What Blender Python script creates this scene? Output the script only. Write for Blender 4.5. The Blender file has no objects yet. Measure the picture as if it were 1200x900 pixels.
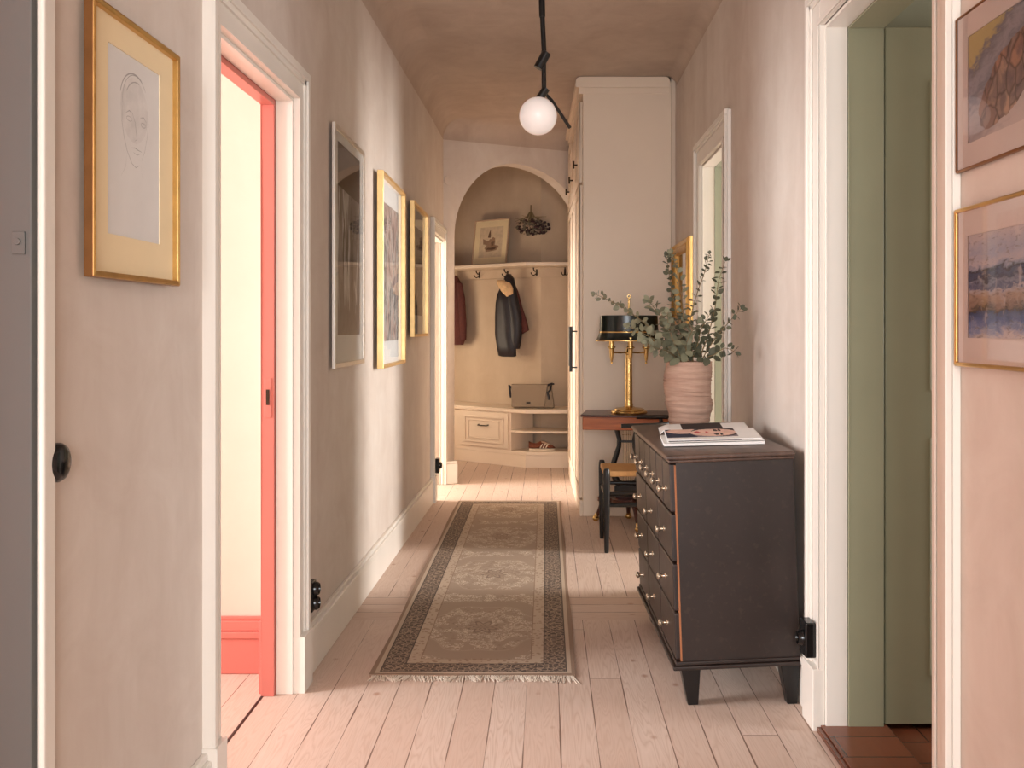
import bpy, bmesh, math, random
from mathutils import Vector, Matrix
random.seed(7)
S = bpy.context.scene
COL = S.collection
PI = math.pi

# ------------------------------------------------------------------ camera
F = 1100.0; HX = 640.0; HY = 385.0; EYE = 1.3
cam = bpy.data.cameras.new('camera'); co = bpy.data.objects.new('camera', cam); COL.objects.link(co)
co.location = (0, 0, EYE); co.rotation_euler = (PI/2, 0, 0)
cam.sensor_width = 36; cam.lens = 36*F/1200
cam.shift_x = (600-HX)/1200; cam.shift_y = -(450-HY)/1200
cam.clip_start = 0.05
S.camera = co

# ------------------------------------------------------------------ world, lights, exposure
w = bpy.data.worlds.new('world'); S.world = w; w.use_nodes = True
w.node_tree.nodes['Background'].inputs[0].default_value = (1.0, 0.96, 0.92, 1)
w.node_tree.nodes['Background'].inputs[1].default_value = 1.0
S.view_settings.view_transform = 'Standard'; S.view_settings.look = 'None'
S.view_settings.exposure = -0.22; S.view_settings.gamma = 1; S.view_settings.use_curve_mapping = False

def area(name, loc, target, sx, sy, power, col, spread=180):
    l = bpy.data.lights.new(name, 'AREA'); l.shape = 'RECTANGLE'; l.size = sx; l.size_y = sy
    l.energy = power; l.color = col; l.spread = math.radians(spread)
    o = bpy.data.objects.new(name, l); COL.objects.link(o); o.location = loc
    d = Vector(target)-Vector(loc); o.rotation_euler = d.to_track_quat('-Z', 'Y').to_euler()
    return o
area('fill_behind', (0.0, -2.75, 1.7), (0, 2, 1.3), 1.6, 2.0, 200, (0.93, 0.97, 1.0))  # added fill light behind the camera, brightens the near walls and floor
area('daylight_red_room', (-3.95, 2.35, 1.6), (0, 3.15, 1.3), 1.0, 1.7, 220, (0.94, 0.98, 1.0))
area('daylight_green_room', (4.45, 5.05, 1.7), (0, 5.05, 1.3), 0.8, 1.9, 330, (1.0, 0.97, 0.93))
area('daylight_green_parlour', (3.8, 2.35, 1.6), (-.9, 2.35, 1.2), 0.9, 1.4, 55, (0.97, 0.98, 1.0))
area('daylight_far_room', (-3.75, 7.4, 1.6), (0, 7.5, 1.0), 1.3, 1.9, 360, (1.0, 0.96, 0.91))
area('daylight_cloakroom', (-1.75, 8.75, 1.15), (-0.3, 9.3, 0.7), 0.7, 0.8, 17, (1.0, 0.80, 0.58))

# ------------------------------------------------------------------ materials
def srgb(c):
    return tuple(((v/255)/12.92 if v/255 <= 0.04045 else ((v/255+0.055)/1.055)**2.4) for v in c)
MATS = {}
class N:
    def __init__(s, name):
        s.m = bpy.data.materials.new(name); s.m.use_nodes = True; s.t = s.m.node_tree
        s.b = s.t.nodes['Principled BSDF']; s.out = s.t.nodes['Material Output']
    def n(s, typ, **kw):
        o = s.t.nodes.new(typ)
        for k, v in kw.items():
            if k.startswith('i_'):
                key = k[2:]; key = int(key) if key.isdigit() else key.replace('_', ' ')
                s.set(o.inputs[key], v)
            else: setattr(o, k, v)
        return o
    def set(s, sock, v):
        if isinstance(v, bpy.types.NodeSocket): s.t.links.new(v, sock)
        elif isinstance(v, bpy.types.Node): s.t.links.new(v.outputs[0], sock)
        elif isinstance(v, (tuple, list)) and len(v) == 3 and sock.type == 'RGBA': sock.default_value = (*v, 1)
        else: sock.default_value = v
    def math(s, op, a, b=0.0, c=0.0):
        o = s.t.nodes.new('ShaderNodeMath'); o.operation = op
        s.set(o.inputs[0], a); s.set(o.inputs[1], b)
        s.set(o.inputs[2], c)
        return o.outputs[0]
    def mix(s, f, a, b):
        o = s.t.nodes.new('ShaderNodeMix'); o.data_type = 'RGBA'
        s.set(o.inputs[0], f); s.set(o.inputs[6], a); s.set(o.inputs[7], b)
        return o.outputs[2]
    def coord(s, scale=(1, 1, 1), which='Object'):
        tc = s.n('ShaderNodeTexCoord'); mp = s.n('ShaderNodeMapping')
        s.t.links.new(tc.outputs[which], mp.inputs[0]); mp.inputs['Scale'].default_value = scale
        return mp.outputs[0]
    def noise(s, vec, scale, detail=4, rough=.55, dist=0):
        o = s.n('ShaderNodeTexNoise'); s.t.links.new(vec, o.inputs['Vector'])
        o.inputs['Scale'].default_value = scale; o.inputs['Detail'].default_value = detail
        o.inputs['Roughness'].default_value = rough; o.inputs['Distortion'].default_value = dist
        return o.outputs['Fac']
    def ramp(s, f, stops):
        o = s.n('ShaderNodeValToRGB'); s.set(o.inputs[0], f)
        e = o.color_ramp.elements
        while len(e) < len(stops): e.new(0.5)
        for el, (p, c) in zip(e, stops):
            el.position = p; el.color = (*c, 1) if len(c) == 3 else c
        return o.outputs[0]
    def fin(s, col=None, rough=.6, metal=0, bump=None, bs=.2, bd=.01, coat=0, spec=None):
        if col is not None: s.set(s.b.inputs['Base Color'], col)
        s.set(s.b.inputs['Roughness'], rough); s.set(s.b.inputs['Metallic'], metal)
        if coat: s.b.inputs['Coat Weight'].default_value = coat; s.b.inputs['Coat Roughness'].default_value = .08
        if spec is not None: s.b.inputs['Specular IOR Level'].default_value = spec
        if bump is not None:
            b = s.n('ShaderNodeBump'); b.inputs['Strength'].default_value = bs; b.inputs['Distance'].default_value = bd
            s.set(b.inputs['Height'], bump); s.t.links.new(b.outputs[0], s.b.inputs['Normal'])
        return s.m

def simple(name, rgb, rough=.55, metal=0, var=.08, scale=8, stretch=(1, 1, 1), bs=.08, coat=0, spec=None):
    if name in MATS: return MATS[name]
    a = N(name); c = srgb(rgb); v = a.coord(stretch)
    f = a.noise(v, scale)
    d = tuple(max(0, x*(1-var)) for x in c); u = tuple(min(1, x*(1+var)) for x in c)
    col = a.ramp(f, [(.3, d), (.7, u)])
    MATS[name] = a.fin(col, rough, metal, bump=a.noise(v, scale*4), bs=bs, bd=.003, coat=coat, spec=spec)
    return MATS[name]

def plaster(name, rgb, rgb2, rough=.9, amt=.5):
    a = N(name)
    v1 = a.coord((1.6, 1.6, .35)); v2 = a.coord((1, 1, 1))
    f1 = a.noise(v1, 1.6, 5, .6, .4); f2 = a.noise(v2, 5, 6, .65, .8)
    f = a.math('ADD', a.math('MULTIPLY', f1, .6), a.math('MULTIPLY', f2, .4))
    col = a.ramp(f, [(.5-amt*.25, srgb(rgb2)), (.5+amt*.25, srgb(rgb))])
    return a.fin(col, rough, bump=a.noise(v2, 14, 6, .7), bs=.12, bd=.004)

M = MATS
M['plaster'] = plaster('lime_plaster', (222, 211, 201), (202, 186, 174), amt=.7)
M['plaster_shaded'] = plaster('shaded_lime_plaster', (206, 184, 160), (190, 166, 142), amt=.7)  # same lime plaster, darker and warmer: cloakroom dimness put into the colour
M['plaster_ceiling'] = plaster('ceiling_plaster', (200, 182, 167), (176, 156, 141), amt=.7)
M['pink_wall'] = plaster('salmon_pink_wall', (243, 198, 182), (239, 188, 172), amt=.9)
M['green_wall'] = plaster('sage_green_wall', (168, 168, 146), (160, 160, 138))
M['far_wall'] = plaster('chalk_white_wall', (235, 228, 215), (228, 220, 205))
M['white'] = simple('white_gloss_trim', (232, 224, 214), .38, var=.03, scale=3, stretch=(1, 1, .2))
M['red'] = simple('coral_red_paint', (200, 112, 100), .35, var=.04, scale=3)
M['green'] = simple('sage_green_gloss', (146, 144, 118), .35, var=.04, scale=3)
M['green_light'] = simple('pale_sage_paint', (170, 174, 154), .45, var=.03)
M['grey_paint'] = simple('blue_grey_paint', (90, 90, 87), .5, var=.06, scale=3, stretch=(1, 1, .3))
M['cabinet'] = simple('cream_cabinet_paint', (232, 211, 189), .42, var=.03, scale=2)
M['black'] = simple('black_lacquer', (22, 20, 20), .3, var=.2)
M['bakelite'] = simple('black_bakelite', (18, 17, 17), .18, var=.2)
M['brass'] = simple('polished_brass', (216, 180, 118), .22, 1, var=.1, scale=12)
M['gold'] = simple('gilt_frame', (208, 168, 104), .32, 1, var=.12, scale=20)
M['gold_brown'] = simple('bronze_and_shaded_gilt', (142, 96, 56), .4, .8, var=.1, scale=20)  # bronze frames; also the painted shade on the portrait frame's outer sides
M['gold_pale'] = simple('pale_gilt_frame', (226, 190, 132), .4, .8, var=.08, scale=20)
M['silver'] = simple('silver_frame', (206, 194, 182), .35, .6, var=.05)
M['mat_cream'] = simple('cream_mount_board', (238, 216, 176), .85, var=.02)
M['mat_white'] = simple('white_mount_board', (244, 240, 236), .85, var=.02)
M['paper'] = simple('drawing_paper', (222, 218, 214), .85, var=.03)
M['pencil'] = simple('pencil_line', (172, 168, 164), .9)
M['leather'] = simple('navy_black_leather', (34, 28, 34), .5, var=.3, scale=14, bs=.3)
M['shearling'] = simple('shearling_collar', (222, 184, 140), .95, var=.15, scale=60, bs=.6)
M['maroon'] = simple('maroon_wool', (88, 46, 42), .95, var=.15, scale=60, bs=.4)
M['hook'] = simple('dark_bronze', (60, 46, 36), .4, .7)
M['cord'] = simple('paper_cord', (206, 158, 104), .8, var=.12, scale=40, stretch=(1, 8, 1), bs=.5)
M['opal'] = simple('opal_glass', (252, 244, 240), .25, var=.01)
M['opal'].node_tree.nodes['Principled BSDF'].inputs['Emission Color'].default_value = (1, .88, .82, 1)
M['opal'].node_tree.nodes['Principled BSDF'].inputs['Emission Strength'].default_value = .25
M['knob'] = simple('pale_pressed_brass', (220, 200, 176), .25, .85, var=.1)

def mat_floor():
    a = N('pine_floorboards')
    tc = a.n('ShaderNodeTexCoord'); sep = a.n('ShaderNodeSeparateXYZ'); a.t.links.new(tc.outputs['Object'], sep.inputs[0])
    x0, y0 = sep.outputs[0], sep.outputs[1]
    cr = a.math('MULTIPLY', a.math('GREATER_THAN', y0, 4.19), a.math('LESS_THAN', y0, 4.55))
    ncr = a.math('SUBTRACT', 1.0, cr)
    x = a.math('ADD', a.math('MULTIPLY', x0, ncr), a.math('MULTIPLY', a.math('SUBTRACT', y0, .0805), cr))
    y = a.math('ADD', a.math('MULTIPLY', y0, ncr), a.math('MULTIPLY', a.math('ADD', x0, 3.1), cr))
    W = .116
    u = a.math('DIVIDE', a.math('ADD', x, 10*W+.0707), W)
    idx = a.math('FLOOR', u); fr = a.math('FRACT', u)
    wn = a.n('ShaderNodeTexWhiteNoise'); wn.noise_dimensions = '1D'; a.set(wn.inputs['W'], idx)
    r = wn.outputs['Value']
    # butt joints
    yj = a.math('DIVIDE', a.math('ADD', y, a.math('MULTIPLY', r, 19.0)), 5.6)
    jf = a.math('FRACT', yj); jid = a.math('FLOOR', yj)
    wn2 = a.n('ShaderNodeTexWhiteNoise'); wn2.noise_dimensions = '2D'
    cmb = a.n('ShaderNodeCombineXYZ'); a.set(cmb.inputs[0], idx); a.set(cmb.inputs[1], jid); a.t.links.new(cmb.outputs[0], wn2.inputs['Vector'])
    rb = wn2.outputs['Value']
    # grain: cathedral figure from distorted distance across board
    gc = a.n('ShaderNodeCombineXYZ'); a.set(gc.inputs[0], a.math('MULTIPLY', fr, 1.0)); a.set(gc.inputs[1], a.math('MULTIPLY', y, .55)); a.set(gc.inputs[2], a.math('MULTIPLY', rb, 37.0))
    g1 = a.noise(gc.outputs[0], 2.2, 2, .5, .3)
    rings = a.math('FRACT', a.math('MULTIPLY', g1, 19.0))
    rings = a.math('ABSOLUTE', a.math('SUBTRACT', rings, .5))
    gc2 = a.n('ShaderNodeCombineXYZ'); a.set(gc2.inputs[0], a.math('MULTIPLY', x, 90.0)); a.set(gc2.inputs[1], a.math('MULTIPLY', y, 2.5)); a.set(gc2.inputs[2], rb)
    g2 = a.noise(gc2.outputs[0], 1.0, 3)
    base = a.ramp(rings, [(.0, srgb((200, 173, 156))), (.2, srgb((212, 189, 174))), (.5, srgb((218, 196, 182)))])
    base = a.mix(a.math('MULTIPLY', g2, .35), base, srgb((204, 178, 162)))
    base = a.mix(a.math('MULTIPLY', rb, .6), base, srgb((198, 168, 150)))
    # knots
    kc = a.n('ShaderNodeCombineXYZ'); a.set(kc.inputs[0], a.math('MULTIPLY', x, 10.0)); a.set(kc.inputs[1], a.math('MULTIPLY', y, 7.5))
    vo = a.n('ShaderNodeTexVoronoi'); a.t.links.new(kc.outputs[0], vo.inputs['Vector']); vo.inputs['Scale'].default_value = .9
    kn = a.ramp(vo.outputs['Distance'], [(.05, (1, 1, 1)), (.15, (0, 0, 0))])
    wnk = a.n('ShaderNodeTexWhiteNoise'); a.t.links.new(vo.outputs['Position'], wnk.inputs['Vector'])
    kn = a.math('MULTIPLY', kn, a.math('GREATER_THAN', wnk.outputs['Value'], .62))
    base = a.mix(a.math('MULTIPLY', kn, .7), base, srgb((164, 118, 94)))
    # gaps
    e = a.math('MINIMUM', fr, a.math('SUBTRACT', 1.0, fr))
    wob = a.noise(a.coord((3, 1.3, 1)), 2.0, 2)
    gapw = a.math('MULTIPLY', a.math('MAXIMUM', a.math('SUBTRACT', wob, .32), .06), .075)
    g = a.math('LESS_THAN', e, gapw)
    je = a.math('LESS_THAN', a.math('MINIMUM', jf, a.math('SUBTRACT', 1.0, jf)), .0003)
    g = a.math('MAXIMUM', g, je)
    col = a.mix(a.math('MULTIPLY', g, .85), base, srgb((104, 74, 58)))
    h = a.math('SUBTRACT', a.math('MULTIPLY', rings, .25), a.math('MULTIPLY', g, 1.0))
    return a.fin(col, a.ramp(g2, [(0, (.5,)*3), (1, (.66,)*3)]), bump=h, bs=.25, bd=.002)
M['floor'] = mat_floor()

def mat_dark_floor():
    a = N('dark_stained_floor')
    v = a.coord((1, 1, 1)); g = a.noise(a.coord((14, 1.5, 1)), 3, 5, .6)
    br = a.n('ShaderNodeTexBrick'); a.t.links.new(v, br.inputs['Vector'])
    br.inputs['Scale'].default_value = 1; br.inputs['Brick Width'].default_value = .6; br.inputs['Row Height'].default_value = .14
    br.inputs['Mortar Size'].default_value = .0025
    br.inputs['Color1'].default_value = (*srgb((98, 54, 36)), 1); br.inputs['Color2'].default_value = (*srgb((120, 66, 42)), 1)
    br.inputs['Mortar'].default_value = (*srgb((40, 22, 16)), 1)
    return a.fin(a.mix(a.math('MULTIPLY', g, .4), br.outputs[0], srgb((80, 44, 30))), .25)
M['dark_floor'] = mat_dark_floor()

def mat_wood(name, c1, c2, rough, stretch, coat=0, scale=3):
    a = N(name); v = a.coord(stretch)
    g = a.noise(v, scale, 6, .6, .5)
    return a.fin(a.ramp(g, [(.3, srgb(c1)), (.7, srgb(c2))]), rough, bump=g, bs=.1, bd=.002, coat=coat)
M['mahogany'] = mat_wood('mahogany_veneer', (140, 66, 22), (196, 108, 46), .42, (1, 1, 12), 0)
M['mahogany_dark'] = mat_wood('dark_mahogany', (60, 26, 18), (92, 42, 26), .3, (2, 8, 8))
def mat_dresser():
    a = N('worn_black_brown_paint'); v = a.coord((1, 1, 1))
    f = a.noise(v, 3, 5, .6); s = a.noise(v, 38, 3, .6)
    col = a.ramp(f, [(.3, srgb((37, 26, 22))), (.7, srgb((48, 35, 30)))])
    geo = a.n('ShaderNodeNewGeometry')
    ed = a.ramp(geo.outputs['Pointiness'], [(.56, (0, 0, 0)), (.66, (1, 1, 1))])
    wear = a.math('MULTIPLY', ed, a.ramp(s, [(.56, (0, 0, 0)), (.66, (1, 1, 1))]))
    col = a.mix(a.math('MULTIPLY', wear, .5), col, srgb((140, 112, 92)))
    sp = a.ramp(a.noise(v, 9, 2), [(.74, (0, 0, 0)), (.78, (1, 1, 1))])
    col = a.mix(a.math('MULTIPLY', sp, .3), col, srgb((120, 96, 84)))
    return a.fin(col, a.ramp(f, [(0, (.32,)*3), (1, (.5,)*3)]), bump=a.noise(v, 60), bs=.06, bd=.002)
M['dresser'] = mat_dresser()
M['dresser_top'] = mat_wood('worn_dresser_top', (66, 50, 44), (108, 84, 72), .38, (8, 1.2, 1), 0, 3)
M['raw_edge'] = mat_wood('bare_pine_edge', (150, 90, 54), (186, 120, 78), .7, (8, 8, 1))
def mat_clay():
    a = N('pink_clay'); v = a.coord((1, 1, 9)); g = a.noise(v, 7, 5, .65, .3)
    return a.fin(a.ramp(g, [(.3, srgb((174, 140, 122))), (.7, srgb((208, 176, 157)))]), .9, bump=g, bs=.5, bd=.006)
M['clay'] = mat_clay()
M['leaf'] = simple('eucalyptus_leaf', (128, 128, 104), .6, var=.32, scale=9)
M['leaf_dark'] = simple('eucalyptus_leaf_dark', (90, 92, 72), .6, var=.3, scale=9)
M['twig'] = simple('eucalyptus_twig', (132, 112, 78), .7)
def mat_bag():
    a = N('beige_woven_canvas'); tc = a.n('ShaderNodeTexCoord'); sep = a.n('ShaderNodeSeparateXYZ'); a.t.links.new(tc.outputs['Object'], sep.inputs[0])
    x, z = sep.outputs[0], sep.outputs[2]
    p = a.math('SINE', a.math('MULTIPLY', a.math('ADD', x, z), 420)); q = a.math('SINE', a.math('MULTIPLY', a.math('SUBTRACT', x, z), 420))
    f = a.math('MULTIPLY', p, q)
    col = a.ramp(f, [(.25, srgb((168, 148, 126))), (.5, srgb((104, 86, 70)))])
    return a.fin(col, .8, bump=f, bs=.1, bd=.002)
M['bag'] = mat_bag()
M['suede'] = simple('brown_suede', (120, 66, 46), .95, var=.15, scale=50)
M['cream_rubber'] = simple('cream_rubber', (226, 208, 186), .7)
M['suede_light'] = simple('tan_suede', (196, 164, 138), .9)
M['dry1'] = simple('dried_plum_petals', (70, 48, 48), .9, var=.3, scale=30)
M['dry2'] = simple('dried_grey_leaves', (120, 108, 92), .9, var=.3, scale=30)
M['dry3'] = simple('dried_pale_flowers', (176, 150, 128), .9, var=.2, scale=30)

def mat_rug():
    a = N('persian_runner_wool')
    tc = a.n('ShaderNodeTexCoord'); sep = a.n('ShaderNodeSeparateXYZ'); a.t.links.new(tc.outputs['Object'], sep.inputs[0])
    x, y = sep.outputs[0], sep.outputs[1]
    hx, hy = .385, 1.77
    dx = a.math('SUBTRACT', hx, a.math('ABSOLUTE', x)); dy = a.math('SUBTRACT', hy, a.math('ABSOLUTE', y))
    d = a.math('MINIMUM', dx, dy)
    light = srgb((190, 170, 150)); dark = srgb((58, 48, 46)); field = srgb((164, 144, 126)); taupe = srgb((140, 114, 96))
    def lt(v, t): return a.math('LESS_THAN', v, t)
    # small scale figure
    v1 = a.n('ShaderNodeTexVoronoi'); v1.feature = 'DISTANCE_TO_EDGE'; a.t.links.new(tc.outputs['Object'], v1.inputs['Vector']); v1.inputs['Scale'].default_value = 50
    v2 = a.n('ShaderNodeTexVoronoi'); a.t.links.new(tc.outputs['Object'], v2.inputs['Vector']); v2.inputs['Scale'].default_value = 46
    fine = a.math('GREATER_THAN', v1.outputs['Distance'], .075)
    # repeating motif along the border (mirrored sine lozenges)
    s1 = a.math('SINE', a.math('MULTIPLY', a.math('ADD', x, y), 2*PI/.11)); s2 = a.math('SINE', a.math('MULTIPLY', a.math('SUBTRACT', x, y), 2*PI/.11))
    loz = a.math('GREATER_THAN', a.math('ABSOLUTE', a.math('MULTIPLY', s1, s2)), .55)
    bd = a.math('MULTIPLY', fine, a.math('SUBTRACT', 1.0, a.math('MULTIPLY', loz, .4)))
    border = a.mix(a.math('SUBTRACT', 1.0, bd), dark, srgb((158, 136, 116)))
    # field medallions
    py = a.math('SUBTRACT', a.math('ABSOLUTE', a.math('SUBTRACT', a.math('FRACT', a.math('DIVIDE', a.math('ADD', y, 1.21+.44+8.8), .88)), .5)), 0.0)
    yy = a.math('MULTIPLY', py, .88)
    yy = a.math('MULTIPLY', yy, 1.0)
    r = a.math('SQRT', a.math('ADD', a.math('POWER', a.math('MULTIPLY', x, 1.25), 2), a.math('POWER', yy, 2)))
    th = a.math('ARCTAN2', yy, a.math('ABSOLUTE', x))
    pet = a.math('MULTIPLY', a.math('COSINE', a.math('MULTIPLY', th, 8.0)), .018)
    rr = a.math('ADD', r, pet)
    rings = a.math('GREATER_THAN', a.math('SINE', a.math('MULTIPLY', rr, 125.0)), .35)
    swirl = a.noise(tc.outputs['Object'], 30, 4, .6, 2.2)
    veins = a.math('MULTIPLY', a.math('LESS_THAN', a.math('ABSOLUTE', a.math('SUBTRACT', swirl, .5)), .03), a.math('GREATER_THAN', a.noise(tc.outputs['Object'], 13, 2), .47))
    inner = lt(rr, .10); mid = a.math('MULTIPLY', lt(rr, .30), a.math('GREATER_THAN', rr, .07))
    corner = a.math('GREATER_THAN', rr, .40)
    fcol = a.mix(a.math('MULTIPLY', rings, a.math('MULTIPLY', inner, .7)), field, srgb((112, 88, 76)))
    fcol = a.mix(a.math('MULTIPLY', veins, a.math('MULTIPLY', a.math('MAXIMUM', mid, corner), .95)), fcol, srgb((222, 206, 186)))
    ring2 = lt(a.math('ABSOLUTE', a.math('SUBTRACT', rr, .115)), .005)
    ring3 = lt(a.math('ABSOLUTE', a.math('SUBTRACT', rr, .305)), .004)
    fcol = a.mix(a.math('MULTIPLY', a.math('MAXIMUM', ring2, ring3), .45), fcol, light)
    dots = a.math('MULTIPLY', lt(v2.outputs['Distance'], .28), a.math('MAXIMUM', mid, corner))
    fcol = a.mix(a.math('MULTIPLY', dots, .4), fcol, srgb((118, 92, 78)))
    mk = a.math('MULTIPLY', lt(rr, .20), a.math('GREATER_THAN', rr, .07))
    fcol = a.mix(a.math('MULTIPLY', lt(a.math('ABSOLUTE', a.math('SUBTRACT', a.math('SINE', a.math('MULTIPLY', rr, 60.0)), .2)), .12), a.math('MULTIPLY', mk, .5)), fcol, srgb((112, 90, 78)))
    tr_ = a.math('ABSOLUTE', a.math('SINE', a.math('MULTIPLY', a.math('ADD', x, y), 2*PI/.09)))
    # compose bands
    gb = a.mix(a.math('MULTIPLY', lt(v2.outputs['Distance'], .34), .75), light, taupe)
    c = a.mix(lt(d, .172), fcol, taupe)
    c = a.mix(lt(d, .168), c, gb)
    c = a.mix(lt(d, .122), c, dark)
    c = a.mix(lt(d, .117), c, border)
    c = a.mix(lt(d, .037), c, dark)
    c = a.mix(lt(d, .032), c, light)
    c = a.mix(lt(d, .016), c, taupe)
    wear = a.noise(a.coord((1, 1, 1)), 3, 4)
    c = a.mix(a.math('MULTIPLY', wear, .3), c, srgb((180, 156, 134)))
    return a.fin(c, .95, bump=a.noise(tc.outputs['Object'], 260, 2), bs=.3, bd=.003)
M['rug'] = mat_rug()
M['fringe'] = simple('rug_fringe', (228, 214, 198), .95)

def mat_glass():
    a = N('picture_glass'); t = a.t
    tr = t.nodes.new('ShaderNodeBsdfTransparent'); gl = t.nodes.new('ShaderNodeBsdfGlossy'); gl.inputs['Roughness'].default_value = .02
    mx = t.nodes.new('ShaderNodeMixShader'); fr = t.nodes.new('ShaderNodeFresnel'); fr.inputs['IOR'].default_value = 1.5
    t.links.new(fr.outputs[0], mx.inputs[0]); t.links.new(tr.outputs[0], mx.inputs[1]); t.links.new(gl.outputs[0], mx.inputs[2])
    t.links.new(mx.outputs[0], a.out.inputs[0]); return a.m
M['glass'] = mat_glass()
def wash_sea():
    a = N('sea_watercolour'); tc = a.n('ShaderNodeTexCoord'); sep = a.n('ShaderNodeSeparateXYZ'); a.t.links.new(tc.outputs['Object'], sep.inputs[0])
    n1 = a.noise(a.coord((1, 1, 2.6)), 12, 6, .6, .8); n2 = a.noise(a.coord((1, 1, 3.2)), 34, 4, .65, .6); n3 = a.noise(a.coord((1, 1, 1)), 26, 5, .6, 1.0)
    z = a.math('ADD', sep.outputs[2], a.math('ADD', a.math('MULTIPLY', a.math('SUBTRACT', n1, .5), .06), a.math('MULTIPLY', a.math('SUBTRACT', n2, .5), .03)))
    u = a.math('DIVIDE', a.math('ADD', z, .108), .216)
    c = a.ramp(u, [(.02, srgb((226, 226, 230))), (.09, srgb((150, 172, 212))), (.15, srgb((98, 126, 186))), (.22, srgb((70, 96, 150))), (.25, srgb((84, 70, 66))), (.30, srgb((164, 144, 128))), (.40, srgb((196, 176, 158))), (.455, srgb((206, 206, 214))), (.48, srgb((86, 104, 148))), (.53, srgb((150, 164, 192))), (.56, srgb((60, 74, 108))), (.61, srgb((84, 102, 142))), (.64, srgb((48, 56, 80))), (.67, srgb((160, 176, 204))), (.72, srgb((214, 214, 224))), (.82, srgb((186, 198, 220))), (.98, srgb((216, 216, 222)))])
    c = a.mix(a.ramp(n3, [(.56, (0, 0, 0)), (.66, (.5, .5, .5))]), c, srgb((236, 234, 236)))
    c = a.mix(a.ramp(n2, [(.36, (.45, .45, .45)), (.44, (0, 0, 0))]), c, srgb((74, 66, 72)))
    return a.fin(c, .85)
def wash_rocks():
    a = N('rocks_watercolour'); tc = a.n('ShaderNodeTexCoord'); sep = a.n('ShaderNodeSeparateXYZ'); a.t.links.new(tc.outputs['Object'], sep.inputs[0])
    n1 = a.noise(a.coord((1, 1, 1)), 16, 5, .6, .6); n2 = a.noise(a.coord((1, 1, 2.4)), 30, 5, .6, .5)
    zz = a.math('SUBTRACT', sep.outputs[2], a.math('MULTIPLY', sep.outputs[0], .45))
    u = a.math('ADD', a.math('DIVIDE', a.math('ADD', zz, .1), .22), a.math('MULTIPLY', a.math('SUBTRACT', n2, .5), .5))
    c = a.ramp(u, [(.0, srgb((226, 222, 220))), (.25, srgb((186, 186, 192))), (.45, srgb((206, 206, 210))), (.62, srgb((150, 158, 174))), (.75, srgb((184, 190, 200))), (.9, srgb((140, 146, 160))), (1, srgb((212, 204, 150)))])
    mp = a.coord((1, 1, .8)); ad = a.n('ShaderNodeMixRGB', blend_type='LINEAR_LIGHT'); ad.inputs[0].default_value = .018
    nz = a.n('ShaderNodeTexNoise'); nz.inputs['Scale'].default_value = 20; a.t.links.new(mp, nz.inputs['Vector']); a.t.links.new(mp, ad.inputs[1]); a.t.links.new(nz.outputs['Color'], ad.inputs[2])
    vd = a.n('ShaderNodeTexVoronoi'); vd.feature = 'DISTANCE_TO_EDGE'; a.t.links.new(ad.outputs[0], vd.inputs['Vector']); vd.inputs['Scale'].default_value = 24
    vc = a.n('ShaderNodeTexVoronoi'); a.t.links.new(ad.outputs[0], vc.inputs['Vector']); vc.inputs['Scale'].default_value = 24
    hs = a.n('ShaderNodeSeparateColor'); a.t.links.new(vc.outputs['Color'], hs.inputs[0])
    rk = a.ramp(hs.outputs[0], [(.2, srgb((200, 164, 140))), (.5, srgb((168, 150, 142))), (.8, srgb((214, 190, 168)))])
    rk = a.mix(a.ramp(n1, [(.42, (0, 0, 0)), (.6, (.75, .75, .75))]), rk, srgb((112, 108, 116)))
    rk = a.mix(a.ramp(vd.outputs['Distance'], [(.0, (.7, .7, .7)), (.10, (0, 0, 0))]), rk, srgb((70, 64, 68)))
    x = sep.outputs[0]; d = a.math('ADD', a.math('POWER', a.math('DIVIDE', a.math('SUBTRACT', x, .01), .125), 2), a.math('POWER', a.math('DIVIDE', a.math('ADD', a.math('SUBTRACT', sep.outputs[2], a.math('MULTIPLY', x, .35)), .022), .07), 2))
    m = a.math('LESS_THAN', a.math('ADD', d, a.math('MULTIPLY', n1, .9)), 1.35)
    return a.fin(a.mix(m, c, rk), .85)
def wash_drape(name, stops, sc, zs=.5):
    a = N(name); v = a.coord((1, 1, zs)); n1 = a.noise(v, sc, 5, .55, 1.6); n2 = a.noise(v, sc*3, 4, .6, 1.0)
    f = a.math('ADD', a.math('MULTIPLY', n1, .7), a.math('MULTIPLY', n2, .3))
    return a.fin(a.ramp(f, [(p, srgb(c)) for p, c in stops]), .85)
def paint(rgb, var=.12):
    return simple('pigment_%d_%d_%d' % rgb, rgb, .85, var=var, scale=22, bs=0)

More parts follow.
